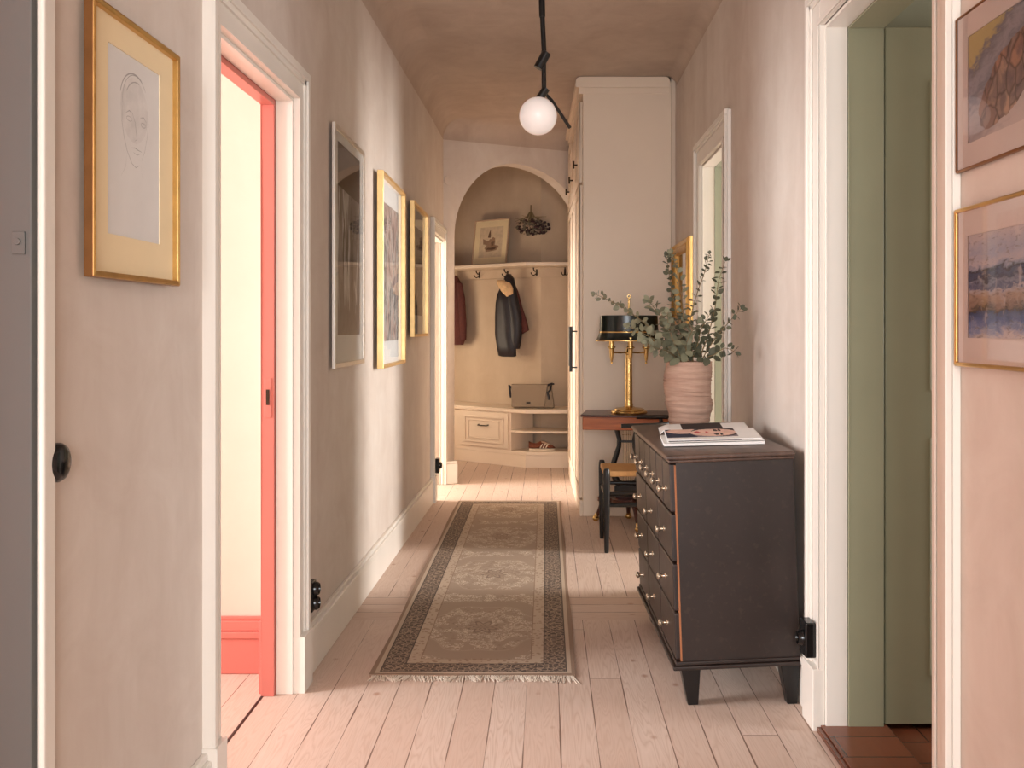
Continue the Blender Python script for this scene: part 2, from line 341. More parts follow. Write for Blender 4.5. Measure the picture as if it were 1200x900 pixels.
# ------------------------------------------------------------------ mesh helpers
class MB:
    def __init__(s): s.v = []; s.f = []; s.mi = []; s.m = []
    def slot(s, m):
        if m is None: return 0
        if m not in s.m: s.m.append(m)
        return s.m.index(m)
    def add(s, vs, fs, m=None):
        b = len(s.v); k = s.slot(m); s.v += [tuple(v) for v in vs]
        for f in fs: s.f.append([b+i for i in f]); s.mi.append(k)
    def box(s, x0, x1, y0, y1, z0, z1, m=None):
        vs = [(x, y, z) for z in (z0, z1) for y in (y0, y1) for x in (x0, x1)]
        s.add(vs, [(0, 2, 3, 1), (4, 5, 7, 6), (0, 1, 5, 4), (2, 6, 7, 3), (0, 4, 6, 2), (1, 3, 7, 5)], m)
    def hexa(s, b, t, m=None):      # bottom quad, top quad (ccw from above)
        s.add(list(b)+list(t), [(3, 2, 1, 0), (4, 5, 6, 7), (0, 1, 5, 4), (1, 2, 6, 5), (2, 3, 7, 6), (3, 0, 4, 7)], m)
    def prism(s, poly, z0, z1, m=None):   # plan polygon ccw
        n = len(poly); vs = [(x, y, z0) for x, y in poly]+[(x, y, z1) for x, y in poly]
        fs = [tuple(range(n-1, -1, -1)), tuple(range(n, 2*n))]+[(i, (i+1) % n, n+(i+1) % n, n+i) for i in range(n)]
        s.add(vs, fs, m)
    def lathe(s, prof, c=(0, 0, 0), n=32, sx=1, sy=1, m=None, cap=True):
        vs = []; fs = []
        for r, z in prof:
            for i in range(n):
                a = 2*PI*i/n; vs.append((c[0]+r*sx*math.cos(a), c[1]+r*sy*math.sin(a), c[2]+z))
        for j in range(len(prof)-1):
            for i in range(n):
                fs.append((j*n+i, j*n+(i+1) % n, (j+1)*n+(i+1) % n, (j+1)*n+i))
        if cap:
            fs.append(tuple(range(n-1, -1, -1))); k = (len(prof)-1)*n; fs.append(tuple(range(k, k+n)))
        s.add(vs, fs, m)
    def tube(s, pts, r, n=10, m=None, cap=True, flat=1.0):
        pts = [Vector(p) for p in pts]
        rs = r if isinstance(r, (list, tuple)) else [r]*len(pts)
        vs = []; fs = []; up = None
        for i, p in enumerate(pts):
            t = (pts[min(i+1, len(pts)-1)]-pts[max(i-1, 0)]).normalized()
            if up is None:
                up = Vector((0, 0, 1)) if abs(t.z) < .9 else Vector((0, 1, 0))
            sd = t.cross(up).normalized(); up = sd.cross(t).normalized()
            for k in range(n):
                a = 2*PI*k/n; vs.append(p+sd*math.cos(a)*rs[i]+up*math.sin(a)*rs[i]*flat)
        L = len(pts)
        for j in range(L-1):
            for k in range(n): fs.append((j*n+k, j*n+(k+1) % n, (j+1)*n+(k+1) % n, (j+1)*n+k))
        if cap: fs.append(tuple(range(n-1, -1, -1))); fs.append(tuple(range((L-1)*n, L*n)))
        s.add(vs, fs, m)
    def sphere(s, c, r, n=20, m=None, sc=(1, 1, 1)):
        prof = []; h = n//2
        for j in range(h+1):
            a = -PI/2+PI*j/h; prof.append((max(1e-5, math.cos(a)*r), math.sin(a)*r*sc[2]))
        s.lathe(prof, c, n, sc[0], sc[1], m)
    def xf(s, fn):
        s.v = [tuple(fn(v)) for v in s.v]
    def build(s, name, mat, parent=None, bevel=0, smooth=35, seg=2, loc=None):
        me = bpy.data.meshes.new(name); me.from_pydata(s.v, [], s.f)
        if s.m and s.m[0] is not None and mat is None:
            for m in s.m: me.materials.append(m)
        else:
            me.materials.append(mat)
            for m in s.m[1:] if s.m and s.m[0] is mat else s.m: me.materials.append(m)
            if s.m and s.m[0] is not mat: s.mi = [k+1 if s.m else 0 for k in s.mi]
        me.polygons.foreach_set('material_index', s.mi)
        me.update()
        bm = bmesh.new(); bm.from_mesh(me); bmesh.ops.remove_doubles(bm, verts=bm.verts, dist=1e-6)
        bmesh.ops.recalc_face_normals(bm, faces=bm.faces) if smooth != 'keep' else None
        bm.to_mesh(me); bm.free()
        if smooth and smooth != 'keep':
            me.shade_smooth(); me.set_sharp_from_angle(angle=math.radians(smooth))
        o = bpy.data.objects.new(name, me); COL.objects.link(o)
        if bevel:
            b = o.modifiers.new('bevel', 'BEVEL'); b.width = bevel; b.segments = seg; b.limit_method = 'ANGLE'; b.angle_limit = math.radians(40); b.harden_normals = True
        if parent: o.parent = parent
        if loc: o.location = loc
        return o

def struct(o): o['kind'] = 'structure'; return o
def tag(o, label, cat, group=None):
    o['label'] = label; o['category'] = cat
    if group: o['group'] = group
    return o
def thing(name, label, cat, loc=(0, 0, 0), rz=0, group=None):
    o = bpy.data.objects.new(name, None); COL.objects.link(o); o.location = loc; o.rotation_euler = (0, 0, rz)
    o.empty_display_size = .05
    return tag(o, label, cat, group)
def PX(px, py, Y): return Vector(((px-HX)*Y/F, Y, EYE-(py-HY)*Y/F))

# ------------------------------------------------------------------ room shell
def xl(Y): return -.90+max(0, min(Y, 7.1)-3.45)*.0110
XR = .90
def wmap(side):
    if side == 'L': return lambda v: (xl(v[1])+v[0], v[1], v[2])      # v0 = distance into the corridor
    return lambda v: (XR-v[0], v[1], v[2])
ZC = 3.045
TL, TR = .10, .172
# left wall: openings 0.72-1.664 (2.15), 2.58-3.345 (2.12), 7.08-7.84 (2.02)
def wall_mesh(side, segs, opens, T, y0, y1):
    mb = MB(); ys = [y0]
    for a, b, t in opens:
        mb.box(-T, 0, ys[-1], a, 0, ZC+.1); mb.box(-T, 0, a, b, t, ZC+.1); ys.append(b)
    if ys[-1] < y1:
        # subdivide for the slight bend
        cur = ys[-1]; mb.box(-T, 0, cur, y1, 0, ZC+.1)
    mb.xf(wmap(side)); return mb
mb = MB()
for a, b in ((-2.6, .72), (1.664, 2.53), (3.345, 3.45), (3.45, 7.08)): mb.box(-TL, 0, a, b, 0, ZC+.1)
mb.box(-TL, 0, .72, 1.664, 2.2, ZC+.1); mb.box(-TL, 0, 2.53, 3.345, 2.12, ZC+.1); mb.box(-TL, 0, 7.08, 7.95, 2.03, ZC+.1)
mb.xf(wmap('L')); struct(mb.build('wall_left', M['plaster'], smooth=0))
mb = MB()
for a, b in ((-2.6, 2.135), (3.03, 4.69), (5.41, 9.2)): mb.box(-TR, 0, a, b, 0, ZC+.1)
mb.box(-TR, 0, 2.135, 3.03, 2.28, ZC+.1); mb.box(-TR, 0, 4.69, 5.41, 2.24, ZC+.1)
mb.xf(wmap('R')); struct(mb.build('wall_right', M['plaster'], smooth=0))
# wall behind the camera with a tall opening
mb = MB(); mb.box(-1.03, -.75, -2.75, -2.6, 0, ZC+.1); mb.box(.75, 1.07, -2.75, -2.6, 0, ZC+.1); mb.box(-.75, .75, -2.75, -2.6, 2.6, ZC+.1)
struct(mb.build('wall_behind', M['plaster'], smooth=0))
# floors
mb = MB(); mb.box(-4.3, .93, -2.75, 10.4, -.1, 0); mb.box(.93, 1.2, 4.6, 10.4, -.1, 0); mb.box(1.2, 4.3, 4.6, 10.4, -.1, 0)
struct(mb.build('floor', M['floor'], smooth=0))
mb = MB(); mb.box(.93, 4.3, -2.75, 4.6, -.1, .004); struct(mb.build('floor_dark_stained', M['dark_floor'], smooth=0))
mb = MB(); mb.box(.872, 1.10, 2.19, 3.028, 0, .016); mb.box(.885, 1.10, 2.19, 3.028, .016, .022)
struct(mb.build('trim_threshold', M['dark_floor'], bevel=.006))
# ceiling slab and coves
mb = MB(); mb.box(-4.3, 4.3, -2.75, 10.4, ZC, ZC+.12)
struct(mb.build('ceiling', M['plaster_ceiling'], smooth=0))
def cove(R, n=10):
    return [(R*(1-math.sin(PI/2*i/n)), -R*(1-math.cos(PI/2*i/n))) for i in range(n+1)]   # (distance from wall, below ceiling)
mb = MB()
def cove_strip(P, R):
    pr = cove(R); k = len(pr)
    vs = []; 
    for (q, nrm) in P:
        for d, z in pr: vs.append((q[0]+nrm[0]*d, q[1]+nrm[1]*d, ZC+z))
    fs = []
    for j in range(len(P)-1):
        for i in range(k-1): fs.append((j*k+i, j*k+i+1, (j+1)*k+i+1, (j+1)*k+i))
    mb.add(vs, fs)
AP0 = Vector((-.862, 7.84)); AD = Vector((1, .5)).normalized(); AN = Vector((-AD.y, AD.x))   # arch wall line, AN points away from camera
cove_strip([((xl(y), y), (1, 0)) for y in (-2.6, 3.45, 7.1, 8.3)], .165)
cove_strip([((XR, y), (-1, 0)) for y in (-2.6, 6.49)], .07)
e = AP0+AD*2.2
cove_strip([((AP0.x-.1, AP0.y-.05), (-AN.x, -AN.y)), ((e.x, e.y), (-AN.x, -AN.y))], .165)
struct(mb.build('ceiling_cove', M['plaster_ceiling'], smooth=60))

# arch wall
def arch_pt(t, z, back): 
    p = AP0+AD*t+AN*back; return (p.x, p.y, z)
AHR = .70
TC, AHW, ASP, AH = .662, .560, 2.066, .66        # centre along wall, half width, springing height, rise
TW = 1.93
mb = MB(); n = 40; curve = []
curve.append((TC-AHW, 0)); curve.append((TC-AHW, .3)); curve.append((TC-AHW, 1.2))
for i in range(n+1):
    a = PI-PI*i/n; curve.append((TC+(AHW if a > PI/2 else AHR)*math.cos(a), ASP+AH*math.sin(a)))
curve += [(TC+AHR, 1.2), (TC+AHR, .3), (TC+AHR, 0)]
top = ZC+.1; AT = .15
for bk in (0, AT):
    vs = []; fs = []
    for t, z in curve:
        edge_t = -.1 if t <= TC else TW
        vs.append(arch_pt(t, z, bk)); 
        vs.append(arch_pt(t, top, bk))
    m_ = len(curve)
    for i in range(m_-1):
        if abs(curve[i][0]-curve[i+1][0]) > 1e-5: fs.append((2*i, 2*i+2, 2*i+3, 2*i+1))
    mb.add(vs, fs)
    l = TC-AHW; r = TC+AHR
    mb.add([arch_pt(-.1, 0, bk), arch_pt(l, 0, bk), arch_pt(l, top, bk), arch_pt(-.1, top, bk)], [(0, 1, 2, 3)])
    mb.add([arch_pt(r, 0, bk), arch_pt(TW, 0, bk), arch_pt(TW, top, bk), arch_pt(r, top, bk)], [(0, 1, 2, 3)])
vs = []; 
for t, z in curve: vs += [arch_pt(t, z, 0), arch_pt(t, z, AT)]
mb.add(vs, [(2*i, 2*i+1, 2*i+3, 2*i+2) for i in range(len(curve)-1)])
struct(mb.build('wall_arch', M['plaster'], smooth=30))

# cloakroom behind the arch
CB = 9.12; BC = Vector((-.19, 8.75)); BD = Vector((-.802, .597)); BN = Vector((.597, .802))   # bench front corner, left direction, direction back
KC = Vector((-.05, CB)); KL = KC+BD*2.6
mb = MB()
mb.prism([(1.2, CB), (1.2, CB+.1), (KC.x+.03, CB+.1), (KC.x, CB)], 0, ZC+.1)
mb.prism([(KC.x, KC.y), (KC.x+.03, CB+.1), (KL.x+.06, KL.y+.08), (KL.x, KL.y)], 0, ZC+.1)
mb.box(KL.x-.1, KL.x, 8.0, KL.y+.1, 0, ZC+.1)
mb.box(KL.x, -1.0, 7.98, 8.05, 0, ZC+.1)
struct(mb.build('wall_cloakroom', M['plaster_shaded'], smooth=0))

# side rooms
def room(name, mat, boxes):
    mb = MB()
    for b in boxes: mb.box(*b)
    return struct(mb.build(name, mat, smooth=0))
H = ZC+.1
room('wall_red_room', M['pink_wall'], [(-4.0, -.99, 3.55, 3.65, 0, H), (-4.0, -.99, .3, .4, 0, H), (-4.0, -3.9, .4, 1.7, 0, H), (-4.0, -3.9, 3.0, 3.55, 0, H), (-4.0, -3.9, 1.7, 3.0, 0, .7), (-4.0, -3.9, 1.7, 3.0, 2.5, H), (-1.02, -1.002, 1.7, 2.42, 0, H)])
room('wall_green_parlour', M['green_wall'], [(1.072, 4.0, 3.12, 3.2, 0, H), (1.072, 4.0, .3, .4, 0, H), (3.9, 4.0, .4, 3.12, 0, H)])
room('wall_green_room', M['green_wall'], [(1.072, 4.5, 6.1, 6.2, 0, H), (4.5, 4.6, 3.2, 4.6, 0, H), (4.5, 4.6, 5.5, 6.2, 0, H), (4.5, 4.6, 4.6, 5.5, 0, .6), (4.5, 4.6, 4.6, 5.5, 2.75, H)])
room('wall_far_room', M['far_wall'], [(-3.8, -.99, 6.4, 6.5, 0, H), (-3.8, -3.7, 6.5, 8.0, 0, .6), (-3.8, -3.7, 6.5, 8.0, 2.6, H), (-3.8, -.99, 7.9, 7.97, 0, H)])
room('wall_entry', M['far_wall'], [(-1.15, -1.03, .3, .4, 0, H), (-2.2, -1.03, 1.72, 1.8, 0, H)])

# ------------------------------------------------------------------ door casings, jambs, baseboards
def casing(num, side, a, b, top, wd=.11, plinth=True, sides=(1, 1), mat='white', wa=None):
    mb = MB(); wa = wa or wd
    def bar(y0, y1, z0, z1, inner):      # inner: which edge is at the opening
        mb.box(0, .016, y0, y1, z0, z1)
    if sides[0]:
        mb.box(0, .018, a-wa, a, 0, top+wd); mb.box(.018, .034, a-wa, a-wa+.022, 0, top+wd-.0285); mb.box(.018, .026, a-wa+.022, a-wa+.036, 0, top+wd-.028); mb.box(.018, .024, a-.018, a, 0, top)
        if plinth: mb.box(0, .040, a-wa-.004, a+.002, 0, .20)
    if sides[1]:
        mb.box(0, .018, b, b+wd, 0, top+wd); mb.box(.018, .034, b+wd-.028, b+wd, 0, top+wd-.0285); mb.box(.018, .026, b+wd-.045, b+wd-.028, 0, top+wd-.028); mb.box(.018, .024, b, b+.018, 0, top)
        if plinth: mb.box(0, .040, b-.002, b+wd+.004, 0, .20)
    mb.box(0, .0178, a, b, top, top+wd)
    y0 = a-wa if sides[0] else a; y1 = b+wd if sides[1] else b
    mb.box(.018, .034, y0, y1, top+wd-.028, top+wd); mb.box(.018, .026, y0+.028, y1-.028, top+wd-.045, top+wd-.028); mb.box(.018, .024, a-.018*sides[0], b+.018*sides[1], top+.0005, top+.018)
    mb.xf(wmap(side)); return struct(mb.build('trim_%d' % num, M[mat], bevel=.004))
casing(1, 'L', 2.53, 3.345, 2.12, wa=.072)
casing(2, 'R', 2.135, 3.03, 2.28, wd=.12, wa=.10)
casing(3, 'R', 4.69, 5.41, 2.24, wd=.13)
casing(4, 'L', 7.08, 7.84, 2.03, wd=.10, sides=(1, 0))
# jamb linings
def lining(num, side, a, b, top, n0, n1, mat, th=.012):
    mb = MB(); mb.box(n0, n1, a, a+th, 0, top); mb.box(n0, n1, b-th, b, 0, top); mb.box(n0, n1, a+th, b-th, top-th, top)
    mb.xf(wmap(side)); return struct(mb.build('trim_%d' % num, M[mat], bevel=.002))
lining(5, 'L', 2.53, 3.345, 2.12, -.060, 0, 'white')
lining(6, 'L', 2.53, 3.345, 2.12, -.108, -.061, 'red', th=.03)
lining(7, 'R', 2.135, 3.03, 2.28, -.070, 0, 'white')
lining(8, 'R', 2.135, 3.03, 2.28, -.185, -.071, 'green', th=.016)
lining(9, 'R', 4.69, 5.41, 2.24, -.070, 0, 'white')
lining(10, 'R', 4.69, 5.41, 2.24, -.18, -.071, 'green_light')
# far left door: fluted far jamb facing the corridor
mb = MB(); mb.box(-.12, 0, 7.08, 7.095, 0, 2.03)
for i, (n0, n1, yy) in enumerate(((-.075, .012, 7.83), (-.012, .010, 7.815), (-.035, -.022, 7.82), (-.060, -.048, 7.82), (.012, .03, 7.81))): mb.box(n0, n1, yy, 7.86, 0, 2.12)
mb.box(-.12, 0, 7.095, 7.83, 2.015, 2.03); mb.xf(wmap('L')); struct(mb.build('trim_11', M['white'], bevel=.003))
# near left opening (grey jamb)
mb = MB(); mb.box(-.5, -.002, 1.645, 1.664, 0, 2.2); mb.xf(wmap('L')); struct(mb.build('trim_12', M['grey_paint'], bevel=.002))
mb = MB(); mb.box(0, .014, 1.656, 1.700, 0, 2.26); mb.box(-.01, .016, .68, 1.65, 2.2, 2.26); mb.box(-.01, .016, .68, .72, 0, 2.2); mb.xf(wmap('L')); struct(mb.build('trim_13', M['white'], bevel=.007, seg=3))
mb = MB(); mb.box(-.035, -.012, 1.641, 1.646, 1.43, 1.47); mb.tube([(-.024, 1.645, 1.452), (-.024, 1.637, 1.452)], .006); mb.xf(wmap('L'))
tag(mb.build('strike_plate', M['grey_paint'], bevel=.001), 'small painted strike plate on the grey door jamb at left edge', 'strike plate')
# inner door of the green parlour: green leaf folded open, facing the corridor
mb = MB(); mb.box(1.094, 1.95, 3.030, 3.070, .02, 2.275)
dl = struct(mb.build('door_1', M['green'], bevel=.006))
mb = MB()
for z0, z1 in ((.18, .95), (1.1, 2.1)):
    mb.box(1.24, 1.80, 3.024, 3.031, z0, z1)
mb.build('door_panel', M['green'], dl, bevel=.008)
# baseboards
def baseboard(name, side, segs, h=.19):
    mb = MB()
    for a, b in segs:
        mb.box(0, .022, a, b, 0, h-.045); mb.box(0, .026, a, b, h-.045, h-.02); mb.box(0, .016, a, b, h-.02, h)
    mb.xf(wmap(side)); return struct(mb.build(name, M['white'], bevel=.004))
baseboard('baseboard_left', 'L', [(1.70, 2.454), (3.459, 6.976)])
baseboard('baseboard_right', 'R', [(-1.0, 2.03), (3.154, 4.556), (5.544, 6.49)])
mb = MB()
for (d0, d1, h0, h1) in ((-.03, 0, 0, .17), (-.022, 0, .17, .19)):
    t0, t1 = -.02, TC-AHW+.0
    P = [arch_pt(t0, 0, d0), arch_pt(t1+.02, 0, d0), arch_pt(t1+.02, 0, AT*.5), arch_pt(t0, 0, AT*.5)]
    mb.hexa([(p[0], p[1], h0) for p in P], [(p[0], p[1], h1) for p in P])
struct(mb.build('baseboard_arch', M['white'], bevel=.006))
mb = MB(); mb.box(-3.9, -1.05, 3.528, 3.55, 0, .135); mb.box(-3.9, -1.05, 3.520, 3.55, .135, .16); mb.box(-3.9, -1.05, 3.532, 3.55, .16, .20); mb.box(-3.9, -1.05, 3.540, 3.55, .20, .215)
mb.box(-1.022, -1.004, 3.335, 3.52, 0, .26)
struct(mb.build('baseboard_red_room', M['red'], bevel=.004))
# red architrave fittings: strike plate and screw marks
t = thing('strike_plate', 'worn steel lock strike plate on the red door frame', 'strike plate', (-.982, 3.312, 1.05))
mb = MB(); mb.box(-.011, .011, -.001, .004, -.065, .075); mb.build('plate', M['red'], t, bevel=.001)
mb = MB(); mb.box(-.006, .006, -.003, .001, -.02, .035, M['hook']); mb.build('latch_hole', None, t)
# exposed floor gap at the red room doorway
mb = MB(); mb.box(-1.008, -1.0, 2.6, 3.34, .0, .0015); struct(mb.build('trim_floor_gap', M['black'], smooth=0))

# ------------------------------------------------------------------ rug
t = thing('runner_rug', 'long faded persian style runner rug on the pale floorboards', 'rug', (-.274, 5.27, 0))
mb = MB(); nx, ny = 24, 90; hx, hy = .385, 1.77; vs = []; fs = []
for j in range(ny+1):
    for i in range(nx+1):
        x = -hx+2*hx*i/nx; y = -hy+2*hy*j/ny
        z = .0085+.0012*math.sin(x*9+y*3.1)*math.sin(y*5.3+1)
        vs.append((x+.004*math.sin(y*4.0), y+.004*math.sin(x*14), z))
for j in range(ny):
    for i in range(nx): a = j*(nx+1)+i; fs.append((a, a+1, a+nx+2, a+nx+1))
k = len(vs); ring = [i for i in range(nx+1)]+[j*(nx+1)+nx for j in range(1, ny+1)]+[ny*(nx+1)+i for i in range(nx-1, -1, -1)]+[j*(nx+1) for j in range(ny-1, 0, -1)]
vs2 = vs+[(vs[r][0], vs[r][1], .0005) for r in ring]
for q in range(len(ring)): fs.append((ring[q], k+q, k+(q+1) % len(ring), ring[(q+1) % len(ring)]))
mb.add(vs2, fs); mb.build('pile', M['rug'], t)
mb = MB()
for sgn in (-1, 1):
    for i in range(230):
        x = -hx+.01+(2*hx-.02)*i/229+random.uniform(-.002, .002); L = random.uniform(.03, .055)*(1.35 if i > 205 else 1) * (1 if sgn < 0 else .55)
        dx = random.uniform(-.014, .014)+.022*math.sin(i*.16+sgn)*math.sin(i*.05)
        mb.tube([(x, sgn*hy, .006), (x+dx*.4, sgn*(hy+L*.5), .005), (x+dx, sgn*(hy+L), .003)], .0016, 4)
o = mb.build('fringe', M['fringe'], t, smooth=60); o['kind'] = 'stuff'

# ------------------------------------------------------------------ tall cabinet on the right
def cab_map(v): # v=(u from left face inward, Y, z) slight skew
    return v
CX0, CX1, CY0, CY1, CT = .254, .868, 6.50, 8.34, 3.044
def cx(Y): return CX0-(Y-CY0)*.018
t = thing('fitted_wardrobe', 'tall cream painted fitted wardrobe beside the arch', 'wardrobe', (0, 0, 0))
mb = MB()
# end panel with rounded upper corners (outline in x,z), extruded through the depth
def outline(x0, x1, z0, z1, r):
    p = [(x0, z0), (x1, z0)]
    for i in range(7): a = PI/2*i/6; p.append((x1-r+r*math.cos(a), z1-r+r*math.sin(a)))
    for i in range(7): a = PI/2+PI/2*i/6; p.append((x0+r+r*math.cos(a), z1-r+r*math.sin(a)))
    return p
def ext(mb, pts, y0, y1, skew=True):
    n = len(pts); f = (lambda x, y: x-(y-CY0)*.018) if skew else (lambda x, y: x)
    vs = [(f(x, y0), y0, z) for x, z in pts]+[(f(x, y1), y1, z) for x, z in pts]
    mb.add(vs, [tuple(range(n)), tuple(range(2*n-1, n-1, -1))]+[(i, n+i, n+(i+1) % n, (i+1) % n) for i in range(n)])
ext(mb, outline(CX0, CX1, 0, CT-.006, .05), CY0, CY1)
mb.build('carcass', M['cabinet'], t, bevel=.006)
mb = MB(); ext(mb, outline(CX0-.050, CX1-.01, CT-.075, CT, .035), CY0-.008, CY1); ext(mb, outline(CX0-.028, CX1-.01, CT-.12, CT-.074, .005), CY0-.004, CY1)
mb.build('crown', M['cabinet'], t, bevel=.008, seg=3)
mb = MB(); mb.box(CX1+.001, XR-.001, 6.53, 6.60, 0, ZC-.001); mb.build('filler_strip', M['cabinet'], t)
# doors on the corridor face
def face_box(mb, y0, y1, z0, z1, d0, d1):
    b = [(cx(y0)-d1, y0, z0), (cx(y0)-d0, y0, z0), (cx(y1)-d0, y1, z0), (cx(y1)-d1, y1, z0)]
    mb.hexa(b, [(p[0], p[1], z1) for p in b])
for i in range(3):
    y0 = CY0+.05+i*.60; y1 = y0+.59
    for z0, z1 in ((.12, 2.30), (2.32, 2.88)):
        mb = MB(); face_box(mb, y0, y1, z0, z1, 0, .018)
        for (a, b, c, d) in ((y0, y1, z0, z0+.07), (y0, y1, z1-.07, z1), (y0, y0+.07, z0+.07, z1-.07), (y1-.07, y1, z0+.07, z1-.07)): face_box(mb, a, b, c, d, .018, .026)
        door = mb.build('door', M['cabinet'], t, bevel=.003)
        mb = MB()
        if z0 > 1:
            ky = (6.72, 7.42, 8.05)[i]; x = cx(ky)-.026
            mb.tube([(x, ky, 2.47), (x-.028, ky, 2.47)], .006, 10); mb.tube([(x-.028, ky-.004, 2.445), (x-.028, ky+.004, 2.498)], .007, 10)
            mb.build('knob', M['hook'], door, smooth=50)
        else:
            ky = (y0+.20, y1-.06, y0+.06)[i]
            if i == 0: 
                x = cx(ky)-.026
                for zz in (1.02, 1.28): mb.tube([(x, ky, zz), (x-.045, ky, zz)], .005, 8)
                mb.tube([(x-.045, ky, .99), (x-.045, ky, 1.315)], .011, 12)
            else:
                x = cx(ky)-.026
                for zz in (1.02, 1.28): mb.tube([(x, ky, zz), (x-.012, ky, zz)], .004, 8)
                mb.tube([(x-.012, ky, .99), (x-.012, ky, 1.315)], .005, 12)
            mb.build('handle', M['black'], door, smooth=50)
mb = MB(); face_box(mb, CY0+.0, CY1, 0, .11, 0, .022); mb.build('skirting', M['cabinet'], t, bevel=.004)

# ------------------------------------------------------------------ cloakroom bench
BT = .545
t = thing('storage_bench', 'cream built-in hall bench with drawer and open shoe shelves', 'bench', (0, 0, 0))
def ln(px, off=0.0, base=BC):   # point on left front line (offset back) at an image column
    o = Vector((base.x, base.y))+BN*off; s = (o.x-(px-HX)/F*o.y)/((px-HX)/F*BD.y-BD.x); return o+BD*s
LD = BC+BD*1.75
def slab(mb, z0, z1, ov=0.0, left=None, back=0.012, right=.245, m=None):
    """cranked plan: right run + left run"""
    L = LD if left is None else left
    fr = Vector((BC.x-.27*ov, BC.y-ov)); 
    bL = L+BN*(.385-back); 
    kc = Vector((KC.x-.004, CB-back))
    mb.prism([(right, BC.y-ov), (right, CB-back), (kc.x, kc.y), (bL.x, bL.y), (L.x-BN.x*ov, L.y-BN.y*ov), (fr.x, fr.y)][::1], z0, z1, m)
dv = ln(599.0)      # divider
mb = MB(); slab(mb, BT-.038, BT, .018); mb.build('bench_top', M['cabinet'], t, bevel=.008, seg=3)
mb = MB(); slab(mb, 0, .115, -.002); slab(mb, .1151, .150, .0); 
# back boards
mb.build('plinth', M['cabinet'], t, bevel=.003)
mb = MB(); slab(mb, .322, .342, .0, left=dv+BD*.02); mb.build('shelf', M['cabinet'], t, bevel=.003)
mb = MB()
b = dv+BN*.34; c = dv+BD*.022; d = c+BN*.34
mb.prism([(dv.x, dv.y), (b.x, b.y), (d.x, d.y), (c.x, c.y)], .15, BT-.038)
mb.build('upright', M['cabinet'], t, bevel=.002)
mb = MB(); mb.box(.225, .245, BC.y, CB-.015, .15, BT-.038); mb.build('upright', M['cabinet'], t, bevel=.002)
mb = MB()
a0 = c; a1 = LD; 
mb.prism([(a0.x, a0.y), ((a0+BN*.33).x, (a0+BN*.33).y), ((a1+BN*.33).x, (a1+BN*.33).y), (a1.x, a1.y)], .1505, BT-.0385)
mb.build('carcass', M['cabinet'], t)
# drawer front with raised moulding
def frontbox(mb, s0, s1, z0, z1, o0, o1):
    A = BC+BD*s0; B = BC+BD*s1
    q = [A-BN*o1, A-BN*o0, B-BN*o0, B-BN*o1]
    mb.prism([(p.x, p.y) for p in q], z0, z1)
sdv = (dv-BC).length+.03
s1 = (ln(541)-BC).length
mb = MB(); frontbox(mb, sdv, s1, .165, BT-.05, 0, .016)
za, zb = .165, BT-.05
for ins, w_, o1 in ((.05, .018, .028), (.10, .010, .024)):
    frontbox(mb, sdv+ins, s1-ins, za+ins*.75, za+ins*.75+w_, .016, o1); frontbox(mb, sdv+ins, s1-ins, zb-ins*.75-w_, zb-ins*.75, .016, o1)
    frontbox(mb, sdv+ins, sdv+ins+w_, za+ins*.75+w_, zb-ins*.75-w_, .016, o1-.0005); frontbox(mb, s1-ins-w_, s1-ins, za+ins*.75+w_, zb-ins*.75-w_, .016, o1-.0005)
dr = mb.build('drawer', M['cabinet'], t, bevel=.003)
mb = MB(); sm = (sdv+s1)/2; hp = []
for ss, oo in ((sm-.06, .016), (sm-.055, .04), (sm, .045), (sm+.055, .04), (sm+.06, .016)):
    p = BC+BD*ss-BN*oo; hp.append((p.x, p.y, .375-.005*(oo > .03)))
mb.tube(hp, .0055, 8); mb.build('handle', M['hook'], dr, smooth=50)

# shelf above with hook rail
SZ = 1.93
t = thing('coat_shelf', 'cream cranked wall shelf with hook rail behind the arch', 'shelf', (0, 0, 0))
SF = Vector((-.195, CB-.25)); 
sl = SF+BD*1.9
mb = MB()
kc = Vector((KC.x, CB-.001)); bl = KC+BD*2.0-BN*.001
mb.prism([(.6, SF.y), (.6, kc.y), (kc.x, kc.y-.0005), (bl.x, bl.y), (sl.x, sl.y), (SF.x, SF.y)], SZ-.035, SZ)
mb.build('shelf_board', M['cabinet'], t, bevel=.006)
